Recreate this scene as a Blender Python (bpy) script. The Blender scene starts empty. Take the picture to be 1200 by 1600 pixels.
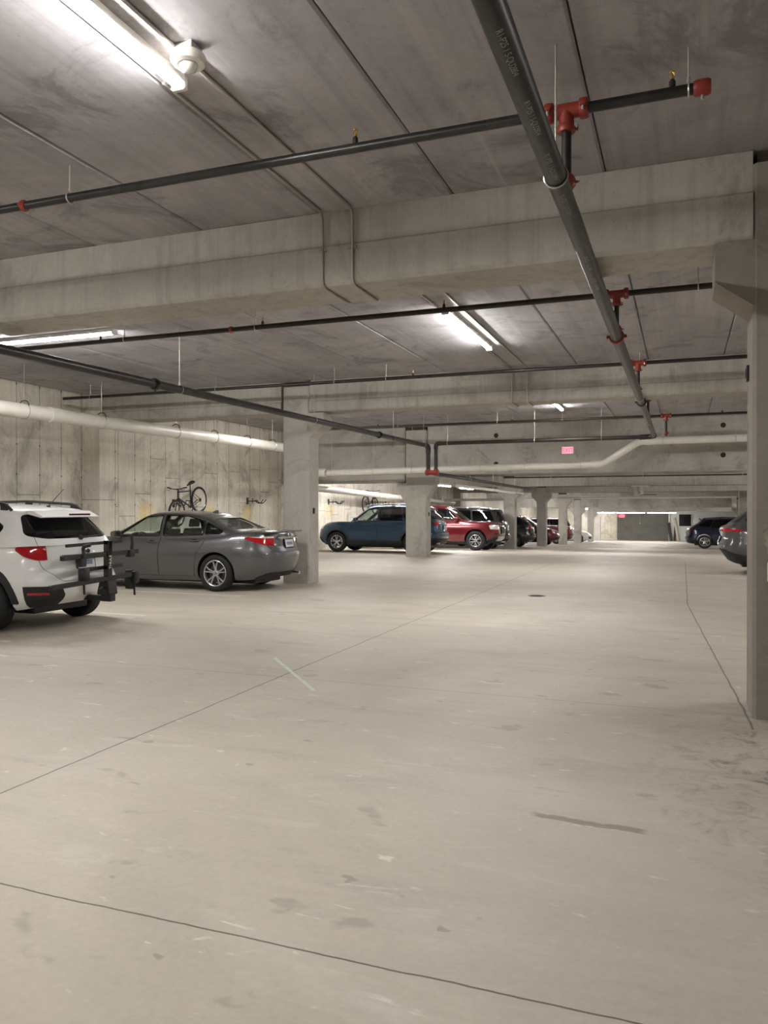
import bpy, bmesh, math, random
from mathutils import Vector, Matrix
random.seed(7)
PI = math.pi
scene = bpy.context.scene
COL = scene.collection

# ------------------------------------------------------------------ camera
F_PX = 1235.0
YAW = math.radians(20.67)
CAM_H = 1.5
cd = bpy.data.cameras.new('camera')
cd.sensor_width = 36.0
cd.lens = F_PX * 36.0 / 1600.0
cd.clip_start = 0.05
cd.clip_end = 400
cam = bpy.data.objects.new('camera', cd)
COL.objects.link(cam)
cam.location = (0, 0, CAM_H)
cam.rotation_euler = (math.radians(90 - math.degrees(math.atan(5 / F_PX))), 0, YAW)
scene.camera = cam

# ------------------------------------------------------------------ world, view
w = bpy.data.worlds.new('world')
scene.world = w
w.use_nodes = True
w.node_tree.nodes['Background'].inputs[0].default_value = (0.9, 0.95, 1.0, 1)
w.node_tree.nodes['Background'].inputs[1].default_value = 0.02
scene.view_settings.view_transform = 'Standard'
scene.view_settings.look = 'None'
scene.view_settings.gamma = 1.0
scene.view_settings.use_curve_mapping = False
scene.view_settings.exposure = 2.42
LAMP_STRENGTH = 44.0          # emission of every fluorescent lens
LAMP_COLOR = (1.0, 0.98, 0.96, 1)

# ------------------------------------------------------------------ materials
def nt(name):
    m = bpy.data.materials.new(name)
    m.use_nodes = True
    n = m.node_tree
    b = n.nodes['Principled BSDF']
    return m, n, b

def lin(c):
    return tuple(((x / 255 + 0.055) / 1.055) ** 2.4 if x / 255 > 0.04045 else x / 255 / 12.92 for x in c)

def simple(name, rgb, rough=0.5, metal=0.0, coat=0.0, noise=0.0, nscale=20.0, spec=0.5, bump=0.0):
    m, n, b = nt(name)
    c = lin(rgb)
    b.inputs['Base Color'].default_value = (*c, 1)
    b.inputs['Roughness'].default_value = rough
    b.inputs['Metallic'].default_value = metal
    b.inputs['Coat Weight'].default_value = coat
    b.inputs['Coat Roughness'].default_value = 0.04
    b.inputs['Specular IOR Level'].default_value = spec
    if noise or bump:
        tc = n.nodes.new('ShaderNodeTexCoord')
        t = n.nodes.new('ShaderNodeTexNoise')
        t.inputs['Scale'].default_value = nscale
        t.inputs['Detail'].default_value = 6
        n.links.new(tc.outputs['Object'], t.inputs['Vector'])
        if noise:
            r = n.nodes.new('ShaderNodeValToRGB')
            r.color_ramp.elements[0].position = 0.3
            r.color_ramp.elements[1].position = 0.7
            r.color_ramp.elements[0].color = (*[x * (1 - noise) for x in c], 1)
            r.color_ramp.elements[1].color = (*[min(1, x * (1 + noise)) for x in c], 1)
            n.links.new(t.outputs['Fac'], r.inputs['Fac'])
            n.links.new(r.outputs['Color'], b.inputs['Base Color'])
        if bump:
            bp = n.nodes.new('ShaderNodeBump')
            bp.inputs['Strength'].default_value = bump
            bp.inputs['Distance'].default_value = 0.01
            n.links.new(t.outputs['Fac'], bp.inputs['Height'])
            n.links.new(bp.outputs['Normal'], b.inputs['Normal'])
    return m

def emit(name, rgb, strength):
    m, n, b = nt(name)
    b.inputs['Base Color'].default_value = (*rgb[:3], 1)
    b.inputs['Emission Color'].default_value = (*rgb[:3], 1)
    b.inputs['Emission Strength'].default_value = strength
    return m

def glass(name, tint, refl=0.12):
    """thin tinted automotive glass: see-through with a Fresnel reflection"""
    m = bpy.data.materials.new(name)
    m.use_nodes = True
    n = m.node_tree
    n.nodes.clear()
    out = n.nodes.new('ShaderNodeOutputMaterial')
    mix = n.nodes.new('ShaderNodeMixShader')
    tr = n.nodes.new('ShaderNodeBsdfTransparent')
    gl = n.nodes.new('ShaderNodeBsdfGlossy')
    fr = n.nodes.new('ShaderNodeFresnel')
    ge = n.nodes.new('ShaderNodeNewGeometry')
    mr = n.nodes.new('ShaderNodeMapRange')
    mr.inputs['To Min'].default_value = 1.5
    mr.inputs['To Max'].default_value = 1 / 1.5
    n.links.new(ge.outputs['Backfacing'], mr.inputs['Value'])
    n.links.new(mr.outputs[0], fr.inputs['IOR'])
    gl.inputs['Roughness'].default_value = 0.02
    gl.inputs['Color'].default_value = (0.95, 0.97, 1, 1)
    tr.inputs['Color'].default_value = (*tint, 1)
    n.links.new(fr.outputs[0], mix.inputs[0])
    n.links.new(tr.outputs[0], mix.inputs[1])
    n.links.new(gl.outputs[0], mix.inputs[2])
    n.links.new(mix.outputs[0], out.inputs[0])
    return m

class NB:
    """tiny helper to write node maths"""
    def __init__(s, n):
        s.n = n
    def math(s, op, a, b=None, c=None, clamp=False):
        x = s.n.nodes.new('ShaderNodeMath')
        x.operation = op
        x.use_clamp = clamp
        for i, v in enumerate((a, b, c)):
            if v is None:
                continue
            if isinstance(v, (int, float)):
                x.inputs[i].default_value = v
            else:
                s.n.links.new(v, x.inputs[i])
        return x.outputs[0]
    def noise(s, vec, scale, detail=5, rough=0.55, dist=0.0):
        t = s.n.nodes.new('ShaderNodeTexNoise')
        t.inputs['Scale'].default_value = scale
        t.inputs['Detail'].default_value = detail
        t.inputs['Roughness'].default_value = rough
        t.inputs['Distortion'].default_value = dist
        s.n.links.new(vec, t.inputs['Vector'])
        return t.outputs['Fac']
    def ramp(s, fac, stops):
        r = s.n.nodes.new('ShaderNodeValToRGB')
        e = r.color_ramp.elements
        while len(e) < len(stops):
            e.new(0.5)
        for k, (p, c) in enumerate(stops):
            e[k].position = p
            e[k].color = (*c, 1) if len(c) == 3 else c
        s.n.links.new(fac, r.inputs['Fac'])
        return r.outputs['Color']
    def smooth(s, v, a, b):
        x = s.n.nodes.new('ShaderNodeMapRange')
        x.interpolation_type = 'SMOOTHSTEP'
        s.n.links.new(v, x.inputs['Value'])
        x.inputs['From Min'].default_value = a
        x.inputs['From Max'].default_value = b
        return x.outputs[0]
    def mix(s, fac, a, b, mode='MIX'):
        x = s.n.nodes.new('ShaderNodeMix')
        x.data_type = 'RGBA'
        x.blend_type = mode
        for i, v in ((0, fac), (6, a), (7, b)):
            if isinstance(v, (int, float)):
                x.inputs[i].default_value = v
            elif isinstance(v, tuple):
                x.inputs[i].default_value = (*v, 1) if len(v) == 3 else v
            else:
                s.n.links.new(v, x.inputs[i])
        return x.outputs[2]
    def mapping(s, vec, scale=(1, 1, 1), rot=(0, 0, 0), loc=(0, 0, 0)):
        m = s.n.nodes.new('ShaderNodeMapping')
        m.inputs['Scale'].default_value = scale
        m.inputs['Rotation'].default_value = rot
        m.inputs['Location'].default_value = loc
        s.n.links.new(vec, m.inputs['Vector'])
        return m.outputs[0]
    def coord(s):
        g = s.n.nodes.new('ShaderNodeNewGeometry')
        return g.outputs['Position']
    def sep(s, vec):
        x = s.n.nodes.new('ShaderNodeSeparateXYZ')
        s.n.links.new(vec, x.inputs[0])
        return x.outputs

def concrete(name, base, var=0.16, streak=0.0, streak_axis='z', rough=0.85, bump=0.25, scale=1.0, dark=None, lines=None, holes=0):
    """cast concrete: cloudy tone, fine grain, optional streaks and form-board lines"""
    m, n, b = nt(name)
    q = NB(n)
    p = q.coord()
    c = lin(base)
    lo = tuple(x * (1 - var) for x in c)
    hi = tuple(min(1, x * (1 + var)) for x in c)
    big = q.noise(p, 0.55 * scale, 7, 0.62, 0.6)
    col = q.ramp(big, [(0.38, lo), (0.5, c), (0.62, hi)])
    fine = q.noise(p, 14 * scale, 8, 0.7)
    col = q.mix(0.30, col, q.ramp(fine, [(0.3, tuple(x * 0.7 for x in c)), (0.7, tuple(min(1, x * 1.25) for x in c))]))
    if dark:
        dn = q.noise(q.mapping(p, (1, 1, 1), (0, 0, 0), (3.1, 7.7, 1.3)), 0.9 * scale, 8, 0.72, 1.2)
        col = q.mix(q.math('MULTIPLY', q.smooth(dn, 0.50, 0.66), 0.75), col, lin(dark))
    if streak:
        sc = {'z': (9, 9, 0.35), 'y': (7, 0.25, 7), 'x': (0.25, 7, 7)}[streak_axis]
        st = q.noise(q.mapping(p, sc), 1.0, 6, 0.65)
        col = q.mix(q.math('MULTIPLY', q.smooth(st, 0.42, 0.78), streak), col, tuple(x * 0.55 for x in c))
        st2 = q.noise(q.mapping(p, sc, (0, 0, 0), (9, 4, 2)), 1.3, 6, 0.65)
        col = q.mix(q.math('MULTIPLY', q.smooth(st2, 0.56, 0.8), streak * 0.8), col, tuple(min(1, x * 1.45) for x in c))
    h = fine
    pit = q.noise(p, 42 * scale, 2, 0.5)
    pits = q.smooth(pit, 0.70, 0.76)
    col = q.mix(q.math('MULTIPLY', pits, 0.45), col, tuple(x * 0.4 for x in c))
    n.links.new(col, b.inputs['Base Color'])
    b.inputs['Roughness'].default_value = rough
    b.inputs['Specular IOR Level'].default_value = 0.3
    bp = n.nodes.new('ShaderNodeBump')
    bp.inputs['Strength'].default_value = bump
    bp.inputs['Distance'].default_value = 0.006
    n.links.new(q.math('ADD', h, q.math('MULTIPLY', big, 1.5)), bp.inputs['Height'])
    n.links.new(bp.outputs['Normal'], b.inputs['Normal'])
    return m, q, col, b, p

M = {}
# ---- structure concretes
M['ceiling'] = concrete('ceiling_concrete', (171, 168, 170), 0.20, 0.55, 'y', 0.9, 0.2, 1.0, (124, 119, 121))[0]
M['beam'] = concrete('beam_concrete', (178, 174, 165), 0.14, 0.55, 'z', 0.85, 0.25, 0.9, (146, 140, 130))[0]
M['deepbeam'] = concrete('spandrel_concrete', (184, 181, 174), 0.20, 0.15, 'x', 0.85, 0.25, 1.3, (146, 141, 134))[0]
M['column_near'] = concrete('shaded_column_concrete', (150, 143, 135), 0.12, 0.22, 'z', 0.85, 0.25, 1.1, (118, 111, 104))[0]  # darker copy of the column concrete, shade of its front face in the colour
M['column'] = concrete('column_concrete', (182, 178, 170), 0.12, 0.18, 'z', 0.85, 0.25, 1.1, (156, 150, 140))[0]

def wall_material(name, base, axis):
    m, q, col, b, p = concrete(name, base, 0.16, 0.40, 'z', 0.88, 0.25, 0.8, (160, 155, 144))
    n = m.node_tree
    s = q.sep(p)
    along = s[1] if axis == 'y' else s[0]
    z = s[2]
    wob = q.math('MULTIPLY', q.noise(p, 3.0, 3), 0.02)
    f = q.math('FRACT', q.math('DIVIDE', q.math('ADD', q.math('ADD', along, wob), 100 * 0.615 + 0.255), 0.615))
    d = q.math('ABSOLUTE', q.math('SUBTRACT', f, 0.5))
    line = q.math('LESS_THAN', d, 0.013)
    brk = q.smooth(q.noise(p, 1.7, 4), 0.30, 0.5)
    line = q.math('MULTIPLY', line, q.math('MULTIPLY', brk, 0.75))
    # form tie holes on the board joints and the short cold joints between boards
    zf = q.math('FRACT', q.math('DIVIDE', q.math('ADD', z, 20.06), 0.61))
    zd = q.math('ABSOLUTE', q.math('SUBTRACT', zf, 0.5))
    hole = q.math('MULTIPLY', q.math('LESS_THAN', d, 0.032), q.math('LESS_THAN', zd, 0.03))
    wn = n.nodes.new('ShaderNodeTexWhiteNoise')
    wn.noise_dimensions = '1D'
    cell = q.math('FLOOR', q.math('DIVIDE', q.math('ADD', along, 100 * 0.615 - 0.052), 0.615))
    n.links.new(cell, wn.inputs['W'])
    jz = q.math('ADD', q.math('MULTIPLY', wn.outputs['Value'], 2.2), 1.0)
    jl = q.math('LESS_THAN', q.math('ABSOLUTE', q.math('SUBTRACT', z, jz)), 0.010)
    jl = q.math('MULTIPLY', jl, 0.5)
    k = q.math('MAXIMUM', q.math('MAXIMUM', line, q.math('MULTIPLY', hole, 0.8)), jl)
    tone = q.math('MULTIPLY', q.math('SUBTRACT', wn.outputs['Value'], 0.5), 0.16)
    c = lin(base)
    col2 = q.mix(q.math('ADD', tone, 0.08), col, tuple(x * 0.6 for x in c))
    if axis == 'y':
        # rusty yellow staining under the wall hooks
        for (yy, zz) in ((16.5, 1.42), (19.2, 1.42), (21.5, 1.42), (27.5, 1.42)):
            dy = q.math('ABSOLUTE', q.math('SUBTRACT', along, yy))
            my = q.math('SUBTRACT', 1.0, q.smooth(dy, 0.12, 0.55))
            mz = q.math('SUBTRACT', 1.0, q.smooth(q.math('ABSOLUTE', q.math('SUBTRACT', z, zz)), 0.08, 0.36))
            st = q.smooth(q.noise(q.mapping(p, (6, 5, 0.9)), 1.0, 4), 0.36, 0.60)
            mk = q.math('MULTIPLY', q.math('MULTIPLY', my, mz), q.math('MULTIPLY', st, 0.75))
            col2 = q.mix(mk, col2, lin((222, 196, 120)))
    fin = q.mix(k, col2, lin((70, 64, 54)))
    n.links.new(fin, b.inputs['Base Color'])
    return m
M['wall'] = wall_material('board_formed_wall_concrete', (220, 214, 200), 'y')
M['wallx'] = wall_material('board_formed_cross_wall_concrete', (216, 210, 196), 'x')

def block_material():
    m, n, b = nt('grey_concrete_block')
    q = NB(n)
    p = q.coord()
    s = q.sep(p)
    cb = n.nodes.new('ShaderNodeCombineXYZ')
    n.links.new(s[0], cb.inputs[0]); n.links.new(s[2], cb.inputs[1])
    br = n.nodes.new('ShaderNodeTexBrick')
    n.links.new(cb.outputs[0], br.inputs['Vector'])
    br.inputs['Scale'].default_value = 1.0
    br.inputs['Brick Width'].default_value = 0.4
    br.inputs['Row Height'].default_value = 0.2
    br.inputs['Mortar Size'].default_value = 0.008
    br.inputs['Color1'].default_value = (*lin((124, 122, 116)), 1)
    br.inputs['Color2'].default_value = (*lin((116, 114, 108)), 1)
    br.inputs['Mortar'].default_value = (*lin((128, 126, 120)), 1)
    col = q.mix(0.25, br.outputs['Color'], q.ramp(q.noise(p, 1.2, 6), [(0.3, lin((100, 98, 92))), (0.7, lin((150, 148, 140)))]))
    n.links.new(col, b.inputs['Base Color'])
    b.inputs['Roughness'].default_value = 0.9
    return m
M['block'] = block_material()

def floor_material():
    m, n, b = nt('worn_floor_concrete')
    q = NB(n)
    p = q.coord()
    s = q.sep(p)
    X, Y = s[0], s[1]
    base = lin((190, 180, 163))
    big = q.noise(p, 0.30, 7, 0.62, 0.8)
    col = q.ramp(big, [(0.30, lin((170, 162, 149))), (0.45, lin((184, 175, 161))), (0.58, lin((194, 185, 171))), (0.72, lin((204, 197, 184)))])
    # trowel sweeps across the lane and tyre polish
    sw = q.noise(q.mapping(p, (0.35, 1.5, 1), (0, 0, 0.12)), 1.4, 8, 0.68, 0.7)
    col = q.mix(q.math('MULTIPLY', q.smooth(sw, 0.48, 0.75), 0.60), col, lin((158, 151, 140)))
    sw2 = q.noise(q.mapping(p, (0.5, 1.6, 1), (0, 0, -0.2), (5, 9, 0)), 2.2, 8, 0.7, 0.5)
    col = q.mix(q.math('MULTIPLY', q.smooth(sw2, 0.56, 0.74), 0.50), col, lin((214, 208, 197)))
    fine = q.noise(p, 26, 8, 0.72)
    col = q.mix(0.16, col, q.ramp(fine, [(0.3, lin((140, 132, 118))), (0.7, lin((215, 207, 192)))]))
    # dark blotches
    bl = q.noise(q.mapping(p, (0.8, 1.3, 1), (0, 0, 0.3), (2, 3, 0)), 2.6, 4, 0.5, 0.3)
    col = q.mix(q.math('MULTIPLY', q.smooth(bl, 0.64, 0.70), 0.45), col, lin((140, 131, 118)))
    bs = q.noise(q.mapping(p, (0.8, 1.3, 1), (0, 0, 0.3), (7, 1, 0)), 7.0, 2, 0.4, 0.2)
    col = q.mix(q.math('MULTIPLY', q.smooth(bs, 0.72, 0.76), 0.5), col, lin((126, 118, 106)))
    # pale scuffs
    ps = q.noise(q.mapping(p, (0.9, 2.6, 1), (0, 0, -0.25), (1, 6, 0)), 3.4, 6, 0.62, 0.6)
    col = q.mix(q.math('MULTIPLY', q.smooth(ps, 0.63, 0.70), 0.6), col, lin((226, 220, 209)))
    # scaled, dirty concrete round the near right column
    dx = q.math('SUBTRACT', X, 1.0); dy = q.math('MULTIPLY', q.math('SUBTRACT', Y, 4.9), 0.55)
    dist = q.math('SQRT', q.math('ADD', q.math('MULTIPLY', dx, dx), q.math('MULTIPLY', dy, dy)))
    near = q.math('SUBTRACT', 1.0, q.smooth(dist, 0.35, 1.5))
    scn = q.noise(p, 5.5, 7, 0.72, 1.0)
    col = q.mix(q.math('MULTIPLY', near, q.math('MULTIPLY', q.smooth(scn, 0.46, 0.66), 0.75)), col, lin((120, 112, 100)))
    col = q.mix(q.math('MULTIPLY', near, q.math('MULTIPLY', q.smooth(scn, 0.60, 0.68), 0.6)), col, lin((80, 72, 62)))
    # the long wet-looking drip stain
    lx = q.math('SUBTRACT', X, -0.42)
    wob = q.math('MULTIPLY', q.math('SUBTRACT', q.noise(p, 6, 3), 0.5), 0.09)
    ly = q.math('ABSOLUTE', q.math('SUBTRACT', q.math('ADD', Y, wob), q.math('ADD', 3.865, q.math('MULTIPLY', lx, -0.06))))
    along = q.math('SUBTRACT', 1.0, q.smooth(q.math('ABSOLUTE', lx), 0.23, 0.29))
    mk = q.math('MULTIPLY', along, q.math('SUBTRACT', 1.0, q.smooth(ly, 0.022, 0.034)))
    col = q.mix(q.math('MULTIPLY', mk, 0.7), col, lin((120, 113, 100)))
    # sawn joints: (axis value, half width, strength)
    jn = q.math('MULTIPLY', q.math('SUBTRACT', q.noise(p, 2.5, 4), 0.5), 0.035)
    jw = q.math('ADD', Y, jn)
    tot = None
    for (c0, hw, k) in ((2.41, 0.0045, 0.8), (6.27, 0.0045, 0.55), (10.2, 0.007, 0.55), (14.1, 0.008, 0.45), (18.0, 0.008, 0.35), (-1.5, 0.005, 0.7)):
        l = q.math('MULTIPLY', q.math('LESS_THAN', q.math('ABSOLUTE', q.math('SUBTRACT', jw, c0)), hw), k)
        tot = l if tot is None else q.math('MAXIMUM', tot, l)
    jx = q.math('ADD', X, jn)
    l = q.math('MULTIPLY', q.math('LESS_THAN', q.math('ABSOLUTE', q.math('SUBTRACT', jx, -3.36)), 0.0065), 0.75)
    tot = q.math('MAXIMUM', tot, l)
    t = q.math('DIVIDE', q.math('SUBTRACT', Y, 6.1), 7.1, clamp=True)
    cx = q.math('SUBTRACT', 0.45, q.math('MULTIPLY', t, 0.37))
    l = q.math('MULTIPLY', q.math('LESS_THAN', q.math('ABSOLUTE', q.math('SUBTRACT', jx, cx)), 0.008), 0.62)
    l = q.math('MULTIPLY', l, q.math('MULTIPLY', q.math('GREATER_THAN', Y, 5.9), q.math('LESS_THAN', Y, 24)))
    tot = q.math('MAXIMUM', tot, l)
    col = q.mix(tot, col, lin((64, 57, 48)))
    n.links.new(col, b.inputs['Base Color'])
    rn = q.noise(p, 1.1, 6, 0.6)
    rr = n.nodes.new('ShaderNodeMapRange')
    n.links.new(rn, rr.inputs['Value'])
    rr.inputs['To Min'].default_value = 0.42
    rr.inputs['To Max'].default_value = 0.72
    n.links.new(rr.outputs[0], b.inputs['Roughness'])
    b.inputs['Specular IOR Level'].default_value = 0.4
    bp = n.nodes.new('ShaderNodeBump')
    bp.inputs['Strength'].default_value = 0.12
    bp.inputs['Distance'].default_value = 0.004
    n.links.new(q.math('SUBTRACT', fine, q.math('MULTIPLY', tot, 2.0)), bp.inputs['Height'])
    n.links.new(bp.outputs['Normal'], b.inputs['Normal'])
    return m
M['floor'] = floor_material()

# ---- fittings
M['black_pipe'] = simple('black_steel_pipe', (52, 50, 49), 0.36, 0.5, 0, 0.30, 9)
M['dark_pipe'] = simple('dull_black_pipe', (44, 40, 37), 0.5, 0.3, 0, 0.25, 9)
M['red_fitting'] = simple('red_oxide_fitting', (138, 50, 38), 0.45, 0.1, 0.1, 0.12, 14)
M['zinc'] = simple('zinc_plated_steel', (196, 192, 184), 0.32, 0.85)
M['conduit'] = simple('galvanised_conduit', (172, 168, 162), 0.42, 0.6)
M['brass'] = simple('brass', (196, 160, 90), 0.3, 0.9)
M['pvc'] = simple('white_pvc', (226, 222, 212), 0.38, 0, 0, 0.05, 6)
M['white_plastic'] = simple('white_plastic', (232, 228, 218), 0.35)
M['white_paint'] = simple('white_enamel', (214, 212, 206), 0.35)
M['lens'] = emit('lit_fluorescent_lens', LAMP_COLOR, LAMP_STRENGTH)
M['clear_lens'] = simple('milky_sensor_lens', (240, 240, 236), 0.12, 0, 0.6)
M['exit_red'] = emit('lit_exit_letters', (1.0, 0.02, 0.10), 0.30)
M['exit_face'] = emit('glowing_exit_face', (1.0, 0.30, 0.42), 0.13)
M['red_plastic'] = simple('red_plastic', (190, 24, 34), 0.35, 0, 0.4)
M['rod'] = simple('threaded_rod_steel', (186, 182, 174), 0.4, 0.7)
M['iron'] = simple('rusty_dark_bearing_pad', (70, 60, 52), 0.8, 0, 0, 0.3, 12)
M['pipe_print'] = simple('pale_stencil_ink', (156, 156, 154), 0.7)
M['paint_line'] = simple('worn_white_stripe_paint', (214, 208, 196), 0.7, 0, 0, 0.10, 9)
M['chalk'] = simple('pale_green_marking_paint', (196, 206, 192), 0.8, 0, 0, 0.12, 12)
M['grate'] = simple('cast_iron_grate', (92, 84, 74), 0.6, 0.5, 0, 0.2, 20)
M['spall'] = concrete('exposed_aggregate', (164, 156, 144), 0.35, 0, 'z', 0.95, 1.0, 4.0, (112, 104, 94))[0]
M['rubber'] = simple('black_rubber', (26, 26, 27), 0.75, 0, 0, 0.15, 30)
M['black_plastic'] = simple('black_plastic', (24, 24, 25), 0.5)
M['black_gloss'] = simple('gloss_black', (14, 14, 15), 0.12, 0, 0.6)
M['textured_black'] = simple('textured_black_cladding', (33, 33, 34), 0.62, 0, 0, 0.1, 60)
M['alloy'] = simple('silver_alloy', (196, 197, 200), 0.26, 0.85)
M['dark_alloy'] = simple('dark_machined_alloy', (128, 128, 130), 0.28, 0.85)
M['brake'] = simple('brake_disc_steel', (96, 94, 92), 0.4, 0.9)
M['chrome'] = simple('chrome', (226, 226, 228), 0.08, 1.0)
M['tail_red'] = simple('red_tail_lens', (170, 14, 24), 0.1, 0, 0.9, 0.25, 26)
M['dark_tail'] = simple('dark_red_tail_lens', (92, 12, 20), 0.12, 0, 0.9)
M['clear_lamp'] = simple('clear_lamp_lens', (224, 222, 218), 0.08, 0.25, 0.9, 0.25, 30)
M['plate'] = simple('licence_plate', (206, 208, 212), 0.4)
M['plate_ink'] = simple('plate_ink', (56, 62, 84), 0.5)
M['seat_fabric'] = simple('charcoal_seat_fabric', (62, 60, 58), 0.9)
M['seat_tan'] = simple('grey_seat_fabric', (112, 108, 102), 0.9)
M['cabin'] = simple('dark_cabin_trim', (40, 39, 38), 0.85)
M['glass_clear'] = glass('green_tinted_car_glass', (0.90, 0.94, 0.92))
M['glass_dark'] = glass('privacy_car_glass', (0.22, 0.225, 0.235))
M['glass_mid'] = glass('smoked_car_glass', (0.58, 0.61, 0.60))
M['window_dark'] = simple('dark_window_pane', (22, 22, 24), 0.1, 0, 0.3)
M['saddle'] = simple('black_saddle', (22, 21, 21), 0.55)
M['bike_black'] = simple('black_bike_paint', (30, 29, 30), 0.35, 0.2, 0.4)
M['bike_grey'] = simple('dark_grey_bike_paint', (58, 58, 62), 0.35, 0.2, 0.4)
M['wood_dark'] = simple('dark_stained_board', (44, 38, 34), 0.7, 0, 0, 0.2, 6)
M['wood_pale'] = simple('pale_timber', (190, 180, 160), 0.7, 0, 0, 0.15, 6)
M['sticker'] = simple('white_sticker', (226, 224, 216), 0.6)

def paint(name, rgb, metal=0.55, rough=0.3):
    return simple(name, rgb, rough, metal, 1.0, 0.03, 300)
M['paint_white'] = paint('pearl_white_car_paint', (226, 226, 224), 0.0, 0.35)
M['paint_grey'] = paint('gunmetal_car_paint', (104, 104, 106), 0.75, 0.32)
M['paint_blue'] = paint('deep_blue_car_paint', (20, 56, 86), 0.35, 0.3)
M['paint_red'] = paint('crimson_car_paint', (96, 9, 20), 0.35, 0.3)
M['paint_maroon'] = paint('maroon_car_paint', (92, 12, 22), 0.3, 0.3)
M['paint_black'] = paint('black_car_paint', (20, 20, 22), 0.2, 0.25)
M['paint_brown'] = paint('dark_bronze_car_paint', (52, 42, 40), 0.4, 0.3)
M['paint_navy'] = paint('navy_car_paint', (14, 26, 48), 0.35, 0.28)
M['paint_slate'] = paint('slate_grey_car_paint', (84, 84, 88), 0.6, 0.3)
M['paint_silver'] = paint('white_sedan_paint', (232, 232, 230), 0.0, 0.35)

# ------------------------------------------------------------------ object helpers
def link(o, parent=None):
    COL.objects.link(o)
    if parent is not None:
        o.parent = parent
    return o

def tag(o, label, cat, group=None):
    o['label'] = label
    o['category'] = cat
    if group:
        o['group'] = group
    return o

def thing(name, label, cat, loc=(0, 0, 0), rot=(0, 0, 0), group=None):
    o = bpy.data.objects.new(name, None)
    o.empty_display_size = 0.1
    link(o)
    o.location = loc
    o.rotation_euler = rot
    return tag(o, label, cat, group)

def obj(name, bm, mat, parent=None, smooth=None, loc=None, label=None):
    """link a bmesh as ONE mesh object"""
    bmesh.ops.remove_doubles(bm, verts=bm.verts, dist=1e-6)
    bmesh.ops.recalc_face_normals(bm, faces=bm.faces)
    me = bpy.data.meshes.new(name)
    bm.to_mesh(me)
    bm.free()
    for x in (mat if isinstance(mat, (list, tuple)) else [mat]):
        me.materials.append(x)
    if smooth is not None:
        me.polygons.foreach_set('use_smooth', [True] * len(me.polygons))
        me.set_sharp_from_angle(angle=math.radians(smooth))
    o = bpy.data.objects.new(name, me)
    link(o, parent)
    if loc is not None:
        o.location = loc
    if label:
        o['label'] = label
    return o

def BM():
    return bmesh.new()

def box(bm, x0, x1, y0, y1, z0, z1, bevel=0.0, mi=0, mat=None):
    r = bmesh.ops.create_cube(bm, size=1.0)
    vs = r['verts']
    for v in vs:
        v.co = Vector(((x0 + x1) / 2 + v.co.x * (x1 - x0), (y0 + y1) / 2 + v.co.y * (y1 - y0), (z0 + z1) / 2 + v.co.z * (z1 - z0)))
    fs = set(f for v in vs for f in v.link_faces)
    for f in fs:
        f.material_index = mi
    if bevel > 0:
        es = list(set(e for v in vs for e in v.link_edges))
        rb = bmesh.ops.bevel(bm, geom=es, offset=bevel, segments=2, profile=0.5, affect='EDGES')
        vs = list(set(v for f in rb['faces'] for v in f.verts) | set(v for v in vs if v.is_valid))
    if mat is not None:
        bmesh.ops.transform(bm, matrix=mat, verts=[v for v in vs if v.is_valid])
    return vs

def prism(bm, poly, axis, a, b):
    """extrude a 2D polygon along an axis. axis 'y': poly is (x,z); 'x': poly is (y,z); 'z': poly is (x,y)"""
    def P(u, v, t):
        return {'y': (u, t, v), 'x': (t, u, v), 'z': (u, v, t)}[axis]
    A = [bm.verts.new(P(u, v, a)) for u, v in poly]
    B = [bm.verts.new(P(u, v, b)) for u, v in poly]
    bm.faces.new(A)
    bm.faces.new(B[::-1])
    k = len(poly)
    for i in range(k):
        bm.faces.new((A[i], B[i], B[(i + 1) % k], A[(i + 1) % k]))
    return A + B

def frame_from(d):
    d = Vector(d).normalized()
    up = Vector((0, 0, 1)) if abs(d.z) < 0.95 else Vector((1, 0, 0))
    s = d.cross(up).normalized()
    return s, s.cross(d).normalized()

def tube(bm, pts, r, seg=12, cap=True, closed=False, mi=0):
    """sweep a round section along a polyline (parallel transport)"""
    pts = [Vector(p) for p in pts]
    n = len(pts)
    rs = r if isinstance(r, (list, tuple)) else [r] * n
    tang = []
    for i in range(n):
        if closed:
            t = pts[(i + 1) % n] - pts[i - 1]
        elif i == 0:
            t = pts[1] - pts[0]
        elif i == n - 1:
            t = pts[-1] - pts[-2]
        else:
            t = (pts[i + 1] - pts[i]).normalized() + (pts[i] - pts[i - 1]).normalized()
        tang.append(t.normalized())
    s, u = frame_from(tang[0])
    rings = []
    for i in range(n):
        if i:
            s = (s - tang[i] * s.dot(tang[i])).normalized()
            u = tang[i].cross(s).normalized() * (1 if tang[i].cross(s).dot(u) >= 0 else -1)
        k = 1.0
        if 0 < i < n - 1 and not closed:
            c = (pts[i + 1] - pts[i]).normalized().dot(tang[i])
            k = 1.0 / max(0.5, c) if False else 1.0
        rings.append([bm.verts.new(pts[i] + (s * math.cos(2 * PI * j / seg) + u * math.sin(2 * PI * j / seg)) * rs[i] * k) for j in range(seg)])
    m = n if closed else n - 1
    for i in range(m):
        a, b = rings[i], rings[(i + 1) % n]
        for j in range(seg):
            f = bm.faces.new((a[j], a[(j + 1) % seg], b[(j + 1) % seg], b[j]))
            f.material_index = mi
    if cap and not closed:
        bm.faces.new(rings[0][::-1]).material_index = mi
        bm.faces.new(rings[-1]).material_index = mi

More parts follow.
